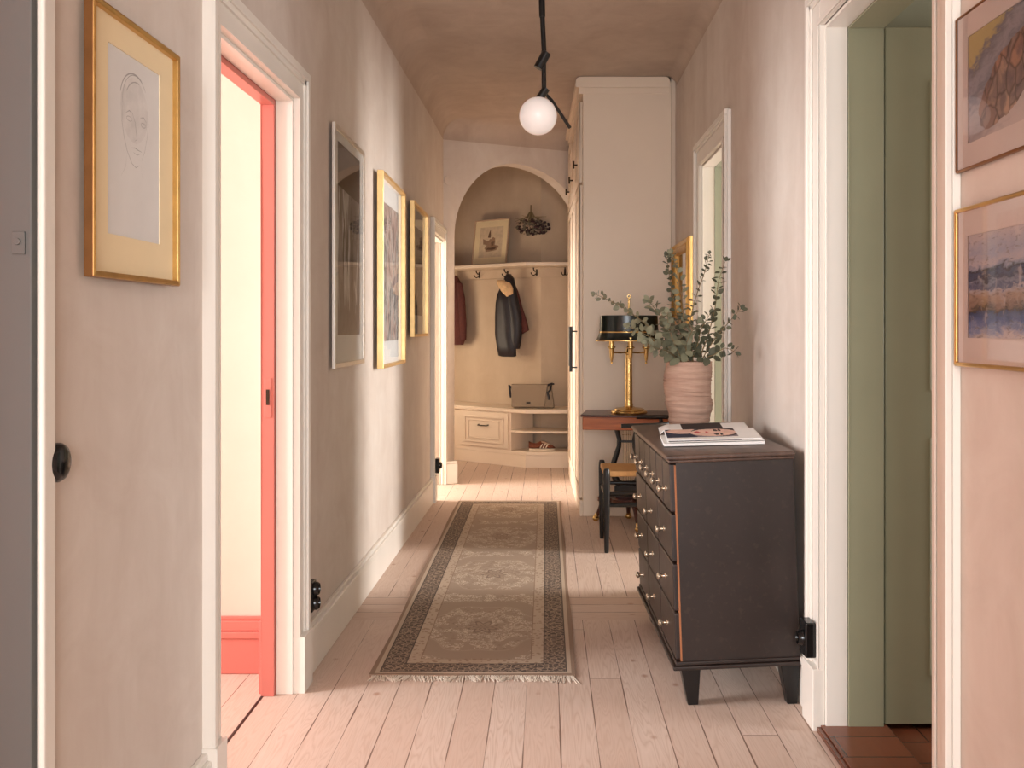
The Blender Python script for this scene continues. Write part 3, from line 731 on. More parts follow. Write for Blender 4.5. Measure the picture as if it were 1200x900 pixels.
# rail: a board below the shelf against the wall
mb = MB()
R0 = Vector((KC.x-.008, CB-.022)); RL = R0+BD*1.9
mb.box(R0.x, .6, CB-.022, CB-.001, SZ-.13, SZ-.036)
q = [R0, Vector((KC.x-.0, CB-.001)), KC+BD*1.9-BN*.001, KC+BD*1.9-BN*.022]
mb.prism([(p.x, p.y) for p in q], SZ-.13, SZ-.036)
mb.build('hook_rail', M['plaster_shaded'], t, bevel=.003)
def onrail(px, off=.025):       # point just in front of the back wall at an image column
    o = KC-BN*off; s = (o.x-(px-HX)/F*o.y)/((px-HX)/F*BD.y-BD.x)
    if s > 0: return o+BD*s, BN
    y = CB-off; return Vector(((px-HX)/F*y, y)), Vector((0, 1))
hooks = []
for px in (562, 595, 629, 662):
    p, nb = onrail(px, .022); d = Vector((nb.y, -nb.x)); zc = SZ-.085
    def hp_(f, s_, z): v = p-nb*f+d*s_; return (v.x, v.y, zc+z)
    mb = MB()
    mb.tube([hp_(0, 0, .03), hp_(0.004, 0, -.03)], .009, 8)
    mb.tube([hp_(0, 0, .01), hp_(.03, 0, .008), hp_(.05, 0, .025), hp_(.052, 0, .045)], [.005, .005, .005, .008], 8)
    for sg in (-1, 1): mb.tube([hp_(.004, 0, -.015), hp_(.03, sg*.018, -.03), (hp_(.045, sg*.032, -.015)), hp_(.045, sg*.034, 0)], [.005, .005, .005, .007], 8)
    hk = mb.build('coat_hook', M['hook'], t, smooth=50)
    hooks.append(p)

# ------------------------------------------------------------------ pictures
def framed(name, label, cat, loc, rz, w_, h_, fr=.02, dep=.03, fmat='gold', mat='mat_white', aw=None, ah=None, art=None, art_off=(0, 0), glass=True, group=None, tilt=0, outmat=None, paper='paper', wash=None, bev=.002):
    """local: x right, z up, front at -y; back at y=0"""
    t = thing(name, label, cat, loc, rz, group); t.rotation_euler = (tilt, 0, rz)
    mb = MB(); W, Hh = w_/2, h_/2
    O = [(-W, -Hh), (W, -Hh), (W, Hh), (-W, Hh)]; I = [(-W+fr, -Hh+fr), (W-fr, -Hh+fr), (W-fr, Hh-fr), (-W+fr, Hh-fr)]
    O2 = [(x*(1-.004/W), z*(1-.004/Hh)) for x, z in O]
    rings = [(O, 0), (O, -dep+.003), (O2, -dep), (I, -dep+.003), (I, -.008), (I, 0)]
    vs = [(x, y, z) for R, y in rings for x, z in R]; fs = []
    gs = []
    for j in range(len(rings)-1):
        for i in range(4): (gs if j == 0 else fs).append((j*4+i, j*4+(i+1) % 4, (j+1)*4+(i+1) % 4, (j+1)*4+i))
    for i in range(4): fs.append((5*4+i, 5*4+(i+1) % 4, (i+1) % 4, i))
    mb.add(vs, fs, M[fmat]); k0 = mb.slot(M[outmat or fmat])
    for g in gs: mb.f.append(list(g)); mb.mi.append(k0)
    mb.build('frame', None, t, smooth=0, bevel=bev)
    W2, H2 = W-fr+.0005, Hh-fr+.0005; aw = aw or w_-2*fr-.08; ah = ah or h_-2*fr-.08; ax, az = art_off
    mb = MB()   # mount with window
    o4 = [(-W2, -H2), (W2, -H2), (W2, H2), (-W2, H2)]; i4 = [(ax-aw/2, az-ah/2), (ax+aw/2, az-ah/2), (ax+aw/2, az+ah/2), (ax-aw/2, az+ah/2)]
    rings = [(o4, -.007), (i4, -.007), ([(x, z) for x, z in i4], -.0045)]
    vs = [(x, y, z) for R, y in rings for x, z in R]
    mb.add(vs, [(j*4+i, j*4+(i+1) % 4, (j+1)*4+(i+1) % 4, (j+1)*4+i) for j in range(2) for i in range(4)])
    mb.build('mount', M[mat], t, smooth=0)
    mb = MB()
    mb.add([(ax-aw/2-.002, -.0045, az-ah/2-.002), (ax+aw/2+.002, -.0045, az-ah/2-.002), (ax+aw/2+.002, -.0045, az+ah/2+.002), (ax-aw/2-.002, -.0045, az+ah/2+.002)], [(0, 1, 2, 3)], wash or M[paper])
    if art: art(mb, ax, az, aw, ah)
    mb.build('artwork', None, t, smooth=0)
    if glass:
        mb = MB(); mb.add([(-W2, -.0105, -H2), (W2, -.0105, -H2), (W2, -.0105, H2), (-W2, -.0105, H2)], [(0, 1, 2, 3)]); mb.build('glass', M['glass'], t, smooth='keep')
    return t
def blob(mb, pts, m, lay, jit=.0, ax=0, az=0, aw=1, ah=1, sub=4, rnd=None):
    """polygon in normalised art coordinates (-1..1), subdivided with jittered edge"""
    rnd = rnd or random; out = []
    n = len(pts)
    for i in range(n):
        a, b = pts[i], pts[(i+1) % n]
        for k in range(sub):
            u = k/sub; x = a[0]+(b[0]-a[0])*u; z = a[1]+(b[1]-a[1])*u
            out.append((max(-1, min(1, x+rnd.uniform(-jit, jit))), max(-1, min(1, z+rnd.uniform(-jit, jit)))))
    vs = [(ax+x*aw/2, -.0046-.00004*lay, az+z*ah/2) for x, z in out]
    cxm = sum(v[0] for v in vs)/len(vs); czm = sum(v[2] for v in vs)/len(vs)
    vs.append((cxm, vs[0][1], czm)); k = len(vs)-1
    mb.add(vs, [(i, (i+1) % k, k) for i in range(k)], m)
def stroke(mb, pts, wd, m, lay, ax, az, aw, ah):
    P = [Vector((ax+x*aw/2, az+z*ah/2)) for x, z in pts]; vs = []; fs = []
    for i, p in enumerate(P):
        d = (P[min(i+1, len(P)-1)]-P[max(i-1, 0)]).normalized(); nn = Vector((-d.y, d.x))*wd/2
        if i in (0, len(P)-1): nn *= .3
        vs += [(p.x+nn.x, -.0046-.00004*lay, p.y+nn.y), (p.x-nn.x, -.0046-.00004*lay, p.y-nn.y)]
    for i in range(len(P)-1): fs.append((2*i, 2*i+1, 2*i+3, 2*i+2))
    mb.add(vs, fs, m)
def ell(cx_, cz_, rx, rz_, a0=0, a1=360, n=18):
    return [(cx_+rx*math.cos(math.radians(a0+(a1-a0)*i/n)), cz_+rz_*math.sin(math.radians(a0+(a1-a0)*i/n))) for i in range(n+1)]

def art_face(mb, ax, az, aw, ah):
    g = (ax, az, aw, ah); pc = M['pencil']; soft = paint((196, 190, 186))
    blob(mb, ell(.0, .42, .52, .36)[:-1], paint((214, 209, 205)), 1, .01, *g, sub=1)
    S_ = lambda p, w_=.0016, m=pc, l=3: stroke(mb, p, w_, m, l, *g)
    S_(ell(.05, .48, .50, .34, 40, 185)); S_(ell(.02, .50, .55, .33, 60, 170), .003); S_(ell(.1, .45, .46, .30, 80, 150), .0025)
    S_([(-.45, .42), (-.47, .25), (-.4, .1), (-.28, -.05), (-.1, -.17), (.05, -.2), (.2, -.16)])
    S_([(.52, .5), (.55, .35), (.5, .2), (.4, .02), (.28, -.1)], .001)
    S_([(-.1, .40), (.02, .30), (.06, .2), (.1, .12), (0, .09)], .0018)
    S_([(-.32, .36), (-.2, .40), (-.06, .38)], .0025); S_(ell(-.2, .31, .1, .025, 0, 360), .0012)
    S_([(.22, .38), (.35, .40), (.46, .36)], .0025); S_(ell(.34, .31, .09, .025, 0, 360), .0015)
    S_([(-.12, .0), (.02, .015), (.12, .005), (.28, .0)], .002); S_([(-.05, -.04), (.1, -.055), (.2, -.035)], .0014)
    S_([(-.3, -.08), (-.32, -.22), (-.5, -.35)], .0008); S_([(.25, -.15), (.3, -.3)], .0008)
def art_sea(mb, ax, az, aw, ah):
    g = (ax, az, aw, ah); r = random.Random(3); B = lambda p, c, l, j=.03: blob(mb, p, paint(c), l, j, *g, sub=6, rnd=r)
    B([(-1, .35), (1, .30), (1, 1), (-1, 1)], (208, 214, 226), 1)
    for i in range(14):
        x = r.uniform(-.9, .6); z = r.uniform(.4, .95); B([(x, z), (x+.4, z+.03), (x+.45, z+.08), (x+.1, z+.07)], r.choice([(224, 222, 226), (186, 200, 220), (228, 214, 208)]), 2, .02)
    B([(-1, -.05), (1, -.12), (1, .34), (.4, .42), (-.3, .33), (-1, .36)], (92, 110, 146), 3)
    for i in range(46):
        x = r.uniform(-1, .8); z = r.uniform(-.08, .34); L = r.uniform(.1, .4); B([(x, z), (x+L, z+.02), (x+L*.9, z+.05), (x+.02, z+.03)], r.choice([(44, 56, 88), (60, 84, 132), (214, 220, 232), (126, 148, 184), (150, 162, 186)]), 4+i % 3, .012)
    for i in range(6): x = -.1+i*.2; B([(x, .3), (x+.14, .32), (x+.12, .42), (x+.03, .4)], (104, 70, 62), 8, .02)
    B([(-1, -.55), (1, -.55), (1, -.1), (.5, -.02), (.2, -.12), (-.2, .0), (-.6, -.04), (-1, -.12)], (176, 156, 138), 9)
    for i in range(40):
        x = r.uniform(-1, .8); z = r.uniform(-.55, -.1); L = r.uniform(.08, .25); B([(x, z), (x+L, z+.03), (x+L*.8, z+.1), (x+.05, z+.09)], r.choice([(132, 108, 92), (202, 182, 160), (92, 74, 66), (160, 138, 122), (216, 200, 184)]), 10+i % 3, .02)
    B([(-1, -.85), (1, -.9), (1, -.48), (.2, -.56), (-.4, -.5), (-1, -.56)], (106, 134, 188), 14)
    for i in range(26):
        x = r.uniform(-1, .8); z = r.uniform(-1, -.5); L = r.uniform(.08, .3); B([(x, z), (x+L, z+.02), (x+L*.9, z+.06), (x+.02, z+.04)], r.choice([(66, 92, 156), (220, 226, 236), (148, 170, 208), (84, 70, 66) if z > -.6 else (196, 206, 224)]), 15+i % 3, .015)
def art_rocks(mb, ax, az, aw, ah):
    g = (ax, az, aw, ah); r = random.Random(5); B = lambda p, c, l, j=.03: blob(mb, p, paint(c), l, j, *g, sub=5, rnd=r)
    B([(-1, .75), (1, .9), (1, 1), (-1, 1)], (218, 206, 150), 1)
    B([(-1, -.55), (-.1, -.5), (1, .2), (1, .92), (-.2, .85), (-1, .68)], (172, 178, 188), 2)
    for i in range(40):
        x = r.uniform(-1, .8); z = r.uniform(-.3, .85); L = r.uniform(.15, .5); B([(x, z), (x+L, z+.12), (x+L, z+.15), (x+.04, z+.04)], r.choice([(128, 138, 156), (206, 210, 216), (150, 158, 174), (112, 120, 136)]), 3+i % 3, .012)
    rocks = [(-.35, -.15, .5, .42), (.15, .1, .45, .38), (-.15, -.62, .5, .34), (.5, -.3, .4, .3), (.75, .2, .35, .4), (.4, -.72, .35, .24), (-.62, -.5, .2, .26), (.85, -.5, .25, .3)]
    for i, (x, z, a, b) in enumerate(rocks):
        p = [(x+a*.5*math.cos(q)*r.uniform(.85, 1.1), z+b*math.sin(q)*r.uniform(.8, 1.1)) for q in [k*2*PI/9 for k in range(9)]]
        B(p, r.choice([(190, 158, 138), (204, 172, 146), (178, 160, 150)]), 8+i*2, .02)
        q = [(x+(u-x)*.75+.05, z-.06+(v-z)*.62) for u, v in p[4:]]; B(q, r.choice([(116, 112, 118), (134, 124, 122)]), 9+i*2, .025)
    for i in range(18):
        x = r.uniform(-.9, .8); z = r.uniform(-.85, .1); B([(x, z), (x+.12, z+.04), (x+.1, z+.09), (x+.01, z+.06)], r.choice([(64, 58, 60), (150, 108, 88), (96, 92, 100)]), 26, .02)
def art_drape(seed, pal, top=None):
    def f(mb, ax, az, aw, ah):
        g = (ax, az, aw, ah); r = random.Random(seed)
        blob(mb, [(-1, -1), (1, -1), (1, 1), (-1, 1)], paint(pal[0]), 1, 0, *g, sub=1)
        for i in range(34):
            x = r.uniform(-.85, .8); z0 = r.uniform(-.9, .2); z1 = z0+r.uniform(.4, 1.1); ww = r.uniform(.04, .2); pts = []
            nn = 8; ph = r.uniform(0, 6)
            for k in range(nn+1): z = z0+(z1-z0)*k/nn; pts.append((x+.16*math.sin(z*2.2+ph)-ww*math.sin(PI*k/nn), z))
            for k in range(nn, -1, -1): z = z0+(z1-z0)*k/nn; pts.append((x+.16*math.sin(z*2.2+ph)+ww*math.sin(PI*k/nn)*.6, z))
            blob(mb, [(max(-1, min(1, a)), max(-1, min(1, b))) for a, b in pts], paint(r.choice(pal[1:])), 2+i % 12, .01, *g, sub=1, rnd=r)
        if top:
            blob(mb, [(-1, .55), (1, .5), (1, 1), (-1, 1)], paint(top), 16, 0, *g, sub=2)
    return f

DEG = PI/180
framed('framed_portrait_sketch', 'gold framed pencil portrait sketch on the wall left of the red door', 'picture', (xl(2)+.014, 2.01, 1.672), PI/2, .425, .545, fr=.013, dep=.022, fmat='gold', outmat='gold_brown', mat='mat_cream', aw=.255, ah=.385, art=art_face, art_off=(0, .012), glass=False)  # gold frame; shade of its outer sides is painted in with darker gilt
framed('framed_print', 'tall silver framed grey print, first beyond the red door', 'picture', (xl(4.2)+.006, 4.195, 1.642), PI/2+.011, .665, 1.02, fr=.022, dep=.016, fmat='silver', mat='mat_white', aw=.50, ah=.82, art_off=(0, .04), art=art_drape(11, [(150, 136, 128), (206, 198, 192), (222, 216, 212), (132, 118, 110), (108, 94, 88), (184, 172, 166), (166, 152, 144)], (92, 76, 70)))
framed('framed_print', 'gold framed print of grey and pink drapery, middle of the left wall row', 'picture', (xl(5.3)+.010, 5.215, 1.603), PI/2+.011, .83, 1.02, fr=.018, dep=.034, fmat='gold_pale', mat='mat_white', aw=.58, ah=.74, wash=wash_drape('grey_pink_drapery_print', [(.34, (84, 76, 76)), (.42, (140, 128, 124)), (.47, (206, 176, 164)), (.52, (214, 206, 198)), (.56, (120, 110, 106)), (.62, (226, 218, 210)), (.7, (150, 138, 134))], 5))
framed('framed_print', 'smaller gold framed blue grey print nearest the arch', 'picture', (xl(6.2)+.010, 6.27, 1.677), PI/2+.011, .76, .86, fr=.018, dep=.032, fmat='gold_pale', mat='mat_white', aw=.46, ah=.58, wash=wash_drape('blue_grey_print', [(.36, (70, 70, 80)), (.45, (120, 124, 134)), (.5, (150, 136, 130)), (.56, (110, 114, 124)), (.64, (186, 178, 168))], 7, 1.0))
framed('framed_watercolour', 'watercolour of pale rocks in thin gold frame, upper of two at right', 'picture', (XR-.004, 1.822, 1.802), -PI/2, .42, .335, fr=.006, dep=.012, fmat='gold_brown', aw=.315, ah=.225, wash=wash_rocks())
framed('framed_watercolour', 'watercolour of blue sea in gold frame, lower of two at right', 'picture', (XR-.004, 1.822, 1.388), -PI/2, .42, .338, fr=.009, dep=.015, fmat='gold', outmat='gold_brown', aw=.315, ah=.215, wash=wash_sea())
# gilt mirror
t = thing('gilt_mirror', 'small gilt framed mirror on right wall behind the eucalyptus', 'mirror', (XR-.002, 6.02, 1.59), -PI/2)
mb = MB(); W, Hh = .36, .27
prof = [(0, 0), (0, -.035), (.015, -.05), (.03, -.04), (.045, -.05), (.06, -.035), (.075, -.02), (.075, 0)]
vs = []; fs = []
for ins, y in prof: vs += [(-W+ins, y, -Hh+ins), (W-ins, y, -Hh+ins), (W-ins, y, Hh-ins), (-W+ins, y, Hh-ins)]
n = len(prof)
for j in range(n): 
    for i in range(4): fs.append((j*4+i, j*4+(i+1) % 4, ((j+1) % n)*4+(i+1) % 4, ((j+1) % n)*4+i))
mb.add(vs, fs); mb.build('frame', M['gold'], t, smooth=50)
mb = MB(); mb.box(-W+.074, W-.074, -.014, -.006, -Hh+.074, Hh-.074); mb.build('mirror_glass', simple('mirror_silver', (225, 225, 225), .04, 1, var=.01, bs=0), t)
bpy.context.view_layer.update()

# picture leaning on the cloak shelf
def art_ship(mb, ax, az, aw, ah):
    g = (ax, az, aw, ah); r = random.Random(2); B = lambda p, c, l, j=.03: blob(mb, p, paint(c), l, j, *g, sub=3, rnd=r)
    B([(-1, -1), (1, -1), (1, 1), (-1, 1)], (214, 190, 160), 1, 0)
    B([(-.7, .2), (-.2, .1), (.1, .3), (.35, .2), (.3, -.4), (.7, -.3), (.5, -.55), (-.4, -.6), (-.55, -.4), (-.3, -.2), (-.7, -.1)], (156, 124, 100), 2, .05)
    B([(-.4, -.5), (.4, -.5), (.5, -.4), (.1, -.35), (-.3, -.38)], (104, 76, 60), 4); B([(-.3, .3), (-.12, .8), (-.05, .3)], (112, 84, 68), 4); B([(0, .0), (.3, .05), (.25, -.2), (.05, -.25)], (120, 92, 74), 4)
pc, nb = onrail(575, .10)
rz = math.atan2(BD.y, BD.x)+PI
framed('framed_drawing', 'sepia drawing in thin light wood frame leaning on the cloakroom shelf', 'picture', (pc.x+.005, pc.y, SZ+.232), rz, .45, .46, fr=.012, dep=.02, fmat='suede_light', mat='mat_cream', aw=.30, ah=.31, art=art_ship, glass=False, tilt=-.13)

# ------------------------------------------------------------------ dried bouquet on wall
t = thing('dried_bouquet', 'bunch of dried flowers hung upside down above the coat shelf', 'dried flowers', (0, 0, 0))
bc, nb = onrail(622, .09); bz = EYE+(385-265)*bc.y/F
r = random.Random(12)
mb = MB(); 
for i in range(34):
    a = r.uniform(-1.25, 1.25); L = r.uniform(.08, .17); 
    mb.tube([(bc.x+.01*a, bc.y, bz+.14), (bc.x+.3*L*math.sin(a), bc.y+r.uniform(-.03, .03), bz+.09), (bc.x+L*math.sin(a)*1.1, bc.y+r.uniform(-.05, .04), bz+.08-.1*math.cos(a)+r.uniform(-.02, .06))], .002, 4)
mb.tube([(bc.x, bc.y+.06, bz+.21), (bc.x, bc.y, bz+.13)], .006, 6)
mb.build('stems', M['twig'], t)
for k, (mn, cnt) in enumerate((('dry1', 130), ('dry2', 80), ('dry3', 26))):
    mb = MB()
    for i in range(cnt):
        a = r.uniform(0, 2*PI); q = math.sqrt(r.random()); x = bc.x+.165*q*math.cos(a); z = bz+.075*q*math.sin(a)-.01; y = bc.y+r.uniform(-.05, .04)
        if mn == 'dry1': x += .03
        mb.sphere((x, y, z), r.uniform(.008, .018), 6, sc=(1, .7, .8))
    o = mb.build(('plum_flower_heads', 'grey_leaf_heads', 'pale_flower_heads')[k], M[mn], t, smooth=80); o['kind'] = 'stuff'

# ------------------------------------------------------------------ coats
def loft(mb, rows, p, nb, dep, bulge=0, m=None, n=20, fy=0):
    """rows of (py, pxl, pxr[,depth factor]) on the plane through p with back direction nb"""
    d = Vector((nb.y, -nb.x)); vs = []; L = len(rows)
    for j, row in enumerate(rows):
        py, a, b = row[:3]; df = row[3] if len(row) > 3 else 1
        Y = p.y; xa = (a-HX)*Y/F; xb = (b-HX)*Y/F; z = EYE-(py-HY)*Y/F
        ca = (xa+xb)/2-p.x; h = (xb-xa)/2/max(.3, abs(d.x))*(1 if d.x > 0 else -1)
        ca /= d.x
        for k in range(n):
            t_ = 2*PI*k/n; c = math.cos(t_); s_ = math.sin(t_)
            fold = 1+.10*math.sin(5*t_+j*.6)+.05*math.sin(9*t_+j)
            q = p+d*(ca+h*c)-nb*(s_*dep*df*fold-bulge)
            vs.append((q.x, q.y, z))
    fs = [(j*n+k, j*n+(k+1) % n, (j+1)*n+(k+1) % n, (j+1)*n+k) for j in range(L-1) for k in range(n)]
    fs += [tuple(range(n-1, -1, -1)), tuple(range((L-1)*n, L*n))]
    mb.add(vs, fs, m)
t = thing('leather_jacket', 'dark leather jacket with shearling collar on the middle hook', 'jacket', (0, 0, 0))
p, nb = onrail(598, .14)
mb = MB(); loft(mb, [(338, 586, 590, .5), (345, 583, 598), (355, 581, 600), (372, 580, 602), (392, 580, 602), (406, 582, 604), (417, 584, 605, .8), (418, 588, 603, .5)], p-nb*.03, nb, .05); mb.build('sleeve', M['leather'], t, smooth=70)
mb = MB(); loft(mb, [(321, 594, 598, .5), (326, 592, 601), (338, 592, 604), (352, 590, 607), (372, 591, 611), (392, 594, 611), (404, 596, 609), (409, 597, 608, .8)], p, nb, .055); mb.build('body', M['leather'], t, smooth=70)
mb = MB(); loft(mb, [(326, 597, 600, .4), (342, 601, 607), (360, 604, 612), (378, 606, 618), (387, 607, 620, .8), (392, 608, 611, .5)], p+nb*.04, nb, .03); mb.build('back_panel', M['maroon'], t, smooth=70)
mb = MB(); loft(mb, [(328, 582, 594, .4), (332, 582, 598), (338, 586, 601), (344, 589, 601), (349, 592, 596, .4)], p-nb*.04, nb, .04); mb.build('collar', M['shearling'], t, smooth=70)
t = thing('maroon_coat', 'dark maroon coat hanging at left edge of the arch', 'coat', (0, 0, 0))
p, nb = onrail(533, .12)
mb = MB(); loft(mb, [(323, 529, 535, .5), (332, 524, 540), (350, 522, 543), (375, 521, 544), (398, 521, 545), (404, 523, 543, .8)], p, nb, .06); mb.build('body', M['maroon'], t, smooth=70)
mb = MB(); loft(mb, [(332, 536, 542, .5), (350, 538, 545), (380, 540, 547), (398, 541, 547, .7)], p-nb*.02, nb, .035); mb.build('sleeve', M['maroon'], t, smooth=70)

# ------------------------------------------------------------------ handbag and shoe
bY = 8.93
t = thing('shoulder_bag', 'beige woven canvas flap bag standing on the hall bench', 'bag', (PX(623, 478, bY).x, bY, BT+.001), 0)
mb = MB(); mb.hexa([(-.18, -.055, 0), (.22, -.055, 0), (.22, .055, 0), (-.18, .055, 0)], [(-.17, -.04, .215), (.19, -.04, .215), (.19, .04, .215), (-.17, .04, .215)]); mb.build('body', M['bag'], t, bevel=.02, seg=4)
mb = MB(); mb.hexa([(-.19, -.075, .012), (.125, -.075, .012), (.125, -.058, .012), (-.19, -.058, .012)], [(-.192, -.052, .228), (.155, -.052, .228), (.155, -.0, .228), (-.192, -.0, .228)]); mb.build('flap', M['bag'], t, bevel=.012, seg=3)
mb = MB(); mb.box(-.05, -.01, -.082, -.0735, .045, .062); mb.build('clasp', M['hook'], t, bevel=.002)
mb = MB(); mb.tube([(-.19, 0, .19), (-.212, -.01, .215), (-.205, -.02, .15), (-.195, -.02, .10)], .012, 8); mb.build('strap', M['leather'], t, smooth=60)
mb = MB(); mb.tube([(.15, -.02, .215), (.19, -.03, .235), (.175, -.05, .17), (.15, -.06, .15), (.165, -.06, .10), (.16, -.06, .08)], .010, 8); mb.tube([(.17, -.02, .225), (.215, -.02, .228)], .008, 8)
mb.build('strap', M['leather'], t, smooth=60)

t = thing('sneaker', 'brown suede sneaker with three cream side stripes on shoe shelf', 'shoe', (PX(635, 528, 8.80).x, 8.86, .151))
def shoe_sec(x):     # x -.12 heel .. .13 toe: returns half width, top z
    u = (x+.125)/.25
    hw = .026+.016*math.sin(PI*min(1, max(0, u*.9+.1)))+.006*u; 
    if u > .85: hw *= math.sqrt(max(.02, 1-((u-.85)/.16)**2))
    if u < .08: hw *= .75
    top_ = .088-.02*math.sin(PI*min(1, u/.45)) if u < .45 else .088-.048*((u-.45)/.55)**.8
    if u > .9: top_ *= .72+.28*(1-u)/.1
    return hw, top_
mb = MB(); n = 16; vs = []; xs = [-.124+.25*i/20 for i in range(21)]
for x in xs:
    hw, tz = shoe_sec(x)
    for k in range(n):
        a = 2*PI*k/n; c, s_ = math.cos(a), math.sin(a); zz = .018+(tz-.018)*(.5+.5*s_); vs.append((x, hw*c*(1 if s_ < 0 else (1-.35*s_)), zz))
L = len(xs); mb.add(vs, [(j*n+k, j*n+(k+1) % n, (j+1)*n+(k+1) % n, (j+1)*n+k) for j in range(L-1) for k in range(n)]+[tuple(range(n-1, -1, -1)), tuple(range((L-1)*n, L*n))])
mb.build('upper', M['suede'], t, smooth=70)
mb = MB(); pts = [(x, -shoe_sec(x)[0]-.004) for x in xs]+[(x, shoe_sec(x)[0]+.004) for x in reversed(xs)]; mb.prism(pts, 0, .02); mb.build('sole', M['cream_rubber'], t, bevel=.004)
for i in range(3):
    x = -.018+i*.026; 
    for sg in (-1, 1):
        mb = MB(); mb.tube([(x, sg*(shoe_sec(x)[0]+.001), .022), (x+.012, sg*(shoe_sec(x)[0]-.001), .045), (x+.024, sg*(shoe_sec(x)[0]*.86), .064)], .0055, 6)
        mb.build('stripe', M['cream_rubber'], t, smooth=60)
mb = MB(); mb.tube([(-.005, 0, .078), (.04, 0, .067), (.085, 0, .050)], [.02, .022, .018], 10, flat=.5); mb.build('tongue', M['suede_light'], t, smooth=60)
mb = MB(); 
for i in range(5): x = .005+i*.017; mb.tube([(x, -.02, .068-i*.004), (x, 0, .086-i*.006), (x, .02, .068-i*.004)], .0022, 5)
mb.build('laces', M['cream_rubber'], t)

# ------------------------------------------------------------------ console table with lyre pedestal
t = thing('lyre_table', 'mahogany side table on lyre pedestal against the wardrobe', 'table', (.555, 6.215, 0), -8*DEG)
mb = MB(); mb.box(-.31, .31, -.195, .195, .728, .742); mb.build('table_top', M['mahogany_dark'], t, bevel=.004)
mb = MB(); mb.box(-.298, .298, -.182, .182, .645, .728); mb.build('apron', M['mahogany'], t, bevel=.003)
def lyre_side(sg):
    P = [(.100, .640), (.088, .655), (.070, .645), (.062, .615), (.050, .57), (.052, .52), (.072, .46), (.090, .40), (.088, .34), (.066, .29), (.035, .265), (0, .258)]
    return [(-.02+sg*x, -.02, z) for x, z in P]
mb = MB()
for sg in (-1, 1): mb.tube(lyre_side(sg), [.014, .018, .018, .017, .016, .016, .018, .020, .022, .024, .026, .026], 10)
mb.box(-.02-.055, -.02+.055, -.032, -.008, .548, .562); mb.box(-.075, .035, -.03, -.01, .628, .645)
mb.box(-.10, .06, -.05, .01, .215, .262); mb.build('lyre_pedestal', M['black'], t, bevel=.003, smooth=50)
mb = MB()
for i in range(5): x = -.044+i*.012; mb.tube([(x, -.022, .262), (x, -.022, .63)], .0013, 5)
for i in range(5): x = -.044+i*.012; mb.sphere((x, -.034, .60), .004, 8)
mb.build('strings', M['brass'], t, smooth=60)
mb = MB(); pl = []
for i in range(24):
    a = 2*PI*i/24; rr_ = .115+.05*abs(math.cos(2*a)); pl.append((-.02+rr_*math.cos(a)*1.2, rr_*math.sin(a)*.9))
mb.prism(pl, .155, .185); mb.box(-.09, .05, -.06, .03, .185, .216); mb.build('platform', M['mahogany_dark'], t, bevel=.004)
for fx, fy in ((-.235, .09), (.065, -.225), (.20, .10), (-.02, .20)):
    c = Vector((-.02, 0)); d = Vector((fx, fy))-c
    mb = MB(); mb.tube([(c.x+d.x*.35, c.y+d.y*.35, .165), (c.x+d.x*.6, c.y+d.y*.6, .175), (c.x+d.x*.8, c.y+d.y*.8, .12), (c.x+d.x*.93, c.y+d.y*.93, .05), (fx, fy, .035)], [.02, .022, .018, .013, .011], 10)
    lg = mb.build('leg', M['mahogany_dark'], t, smooth=60)
    mb = MB(); mb.sphere((fx, fy, .018), .018, 12, sc=(1.3, 1.1, 1)); mb.tube([(fx, fy, .03), (fx-d.x*.06, fy-d.y*.06, .055)], [.016, .012], 10); mb.build('brass_foot', M['brass'], lg, smooth=60)

# ------------------------------------------------------------------ lamp on table
t = thing('bouillotte_lamp', 'brass three candle table lamp with black oval metal shade', 'lamp', (.547, 6.20, .742))
LZ = .742
mb = MB(); mb.lathe([(.001, 0), (.119, 0), (.121, .008), (.117, .016), (.104, .020), (.100, .028), (.085, .034), (.045, .038), (.030, .045), (.001, .045)], n=48); mb.build('base', M['brass'], t, smooth=40)
mb = MB(); mb.lathe([(.026, .040), (.028, .055), (.0235, .07), (.0235, .09), (.0225, .22), (.021, .36), (.0195, .385), (.024, .39), (.024, .402), (.019, .408), (.016, .425), (.012, .44), (.007, .45), (.006, .765), (.001, .766)], n=28)
mb.build('column', M['brass'], t, smooth=40)
for i in range(3):
    a = (PI+.1, -PI/2, -.35)[i]; R_ = .116; x, y = R_*math.cos(a), R_*math.sin(a)
    mb = MB(); mb.tube([(x*.1, y*.1, .402), (x*.5, y*.5, .398), (x, y, .402)], .006, 8); 
    mb.lathe([(.001, .325), (.007, .328), (.008, .336), (.004, .343), (.009, .352), (.012, .375), (.014, .40), (.0155, .425), (.027, .432), (.027, .438), (.016, .441), (.0165, .50), (.001, .50)], (x, y, 0), 18)
    mb.build('candle_arm', M['brass'], t, smooth=45)
mb = MB()
sh = [(.222, .478), (.216, .483), (.203, .510), (.197, .528), (.193, .56), (.190, .642), (.187, .644), (.189, .56), (.193, .528), (.199, .51), (.213, .483), (.222, .478)]
mb.lathe(sh, n=64, sy=.62, cap=False); mb.build('shade', simple('dark_green_black_toleware', (20, 28, 24), .22, var=.1, bs=0), t, smooth=40)
mb = MB(); mb.lathe([(.1965, .531), (.198, .533), (.198, .537), (.1955, .539)], n=64, sy=.625, cap=False); mb.lathe([(.219, .484), (.2235, .479), (.222, .475), (.218, .478)], n=64, sy=.625, cap=False); mb.build('gold_trim', M['brass'], t, smooth=60)
mb = MB()
for i in range(2): 
    a = i*PI/2; mb.tube([(.188*math.cos(a), .115*math.sin(a), .60), (-.188*math.cos(a), -.115*math.sin(a), .60)], .003, 6)
mb.tube([(0.0+.010*math.cos(q), 0, .770+.011*math.sin(q)) for q in [k*2*PI/12 for k in range(13)]], .003, 6)
mb.build('shade_carrier', M['brass'], t, smooth=60)

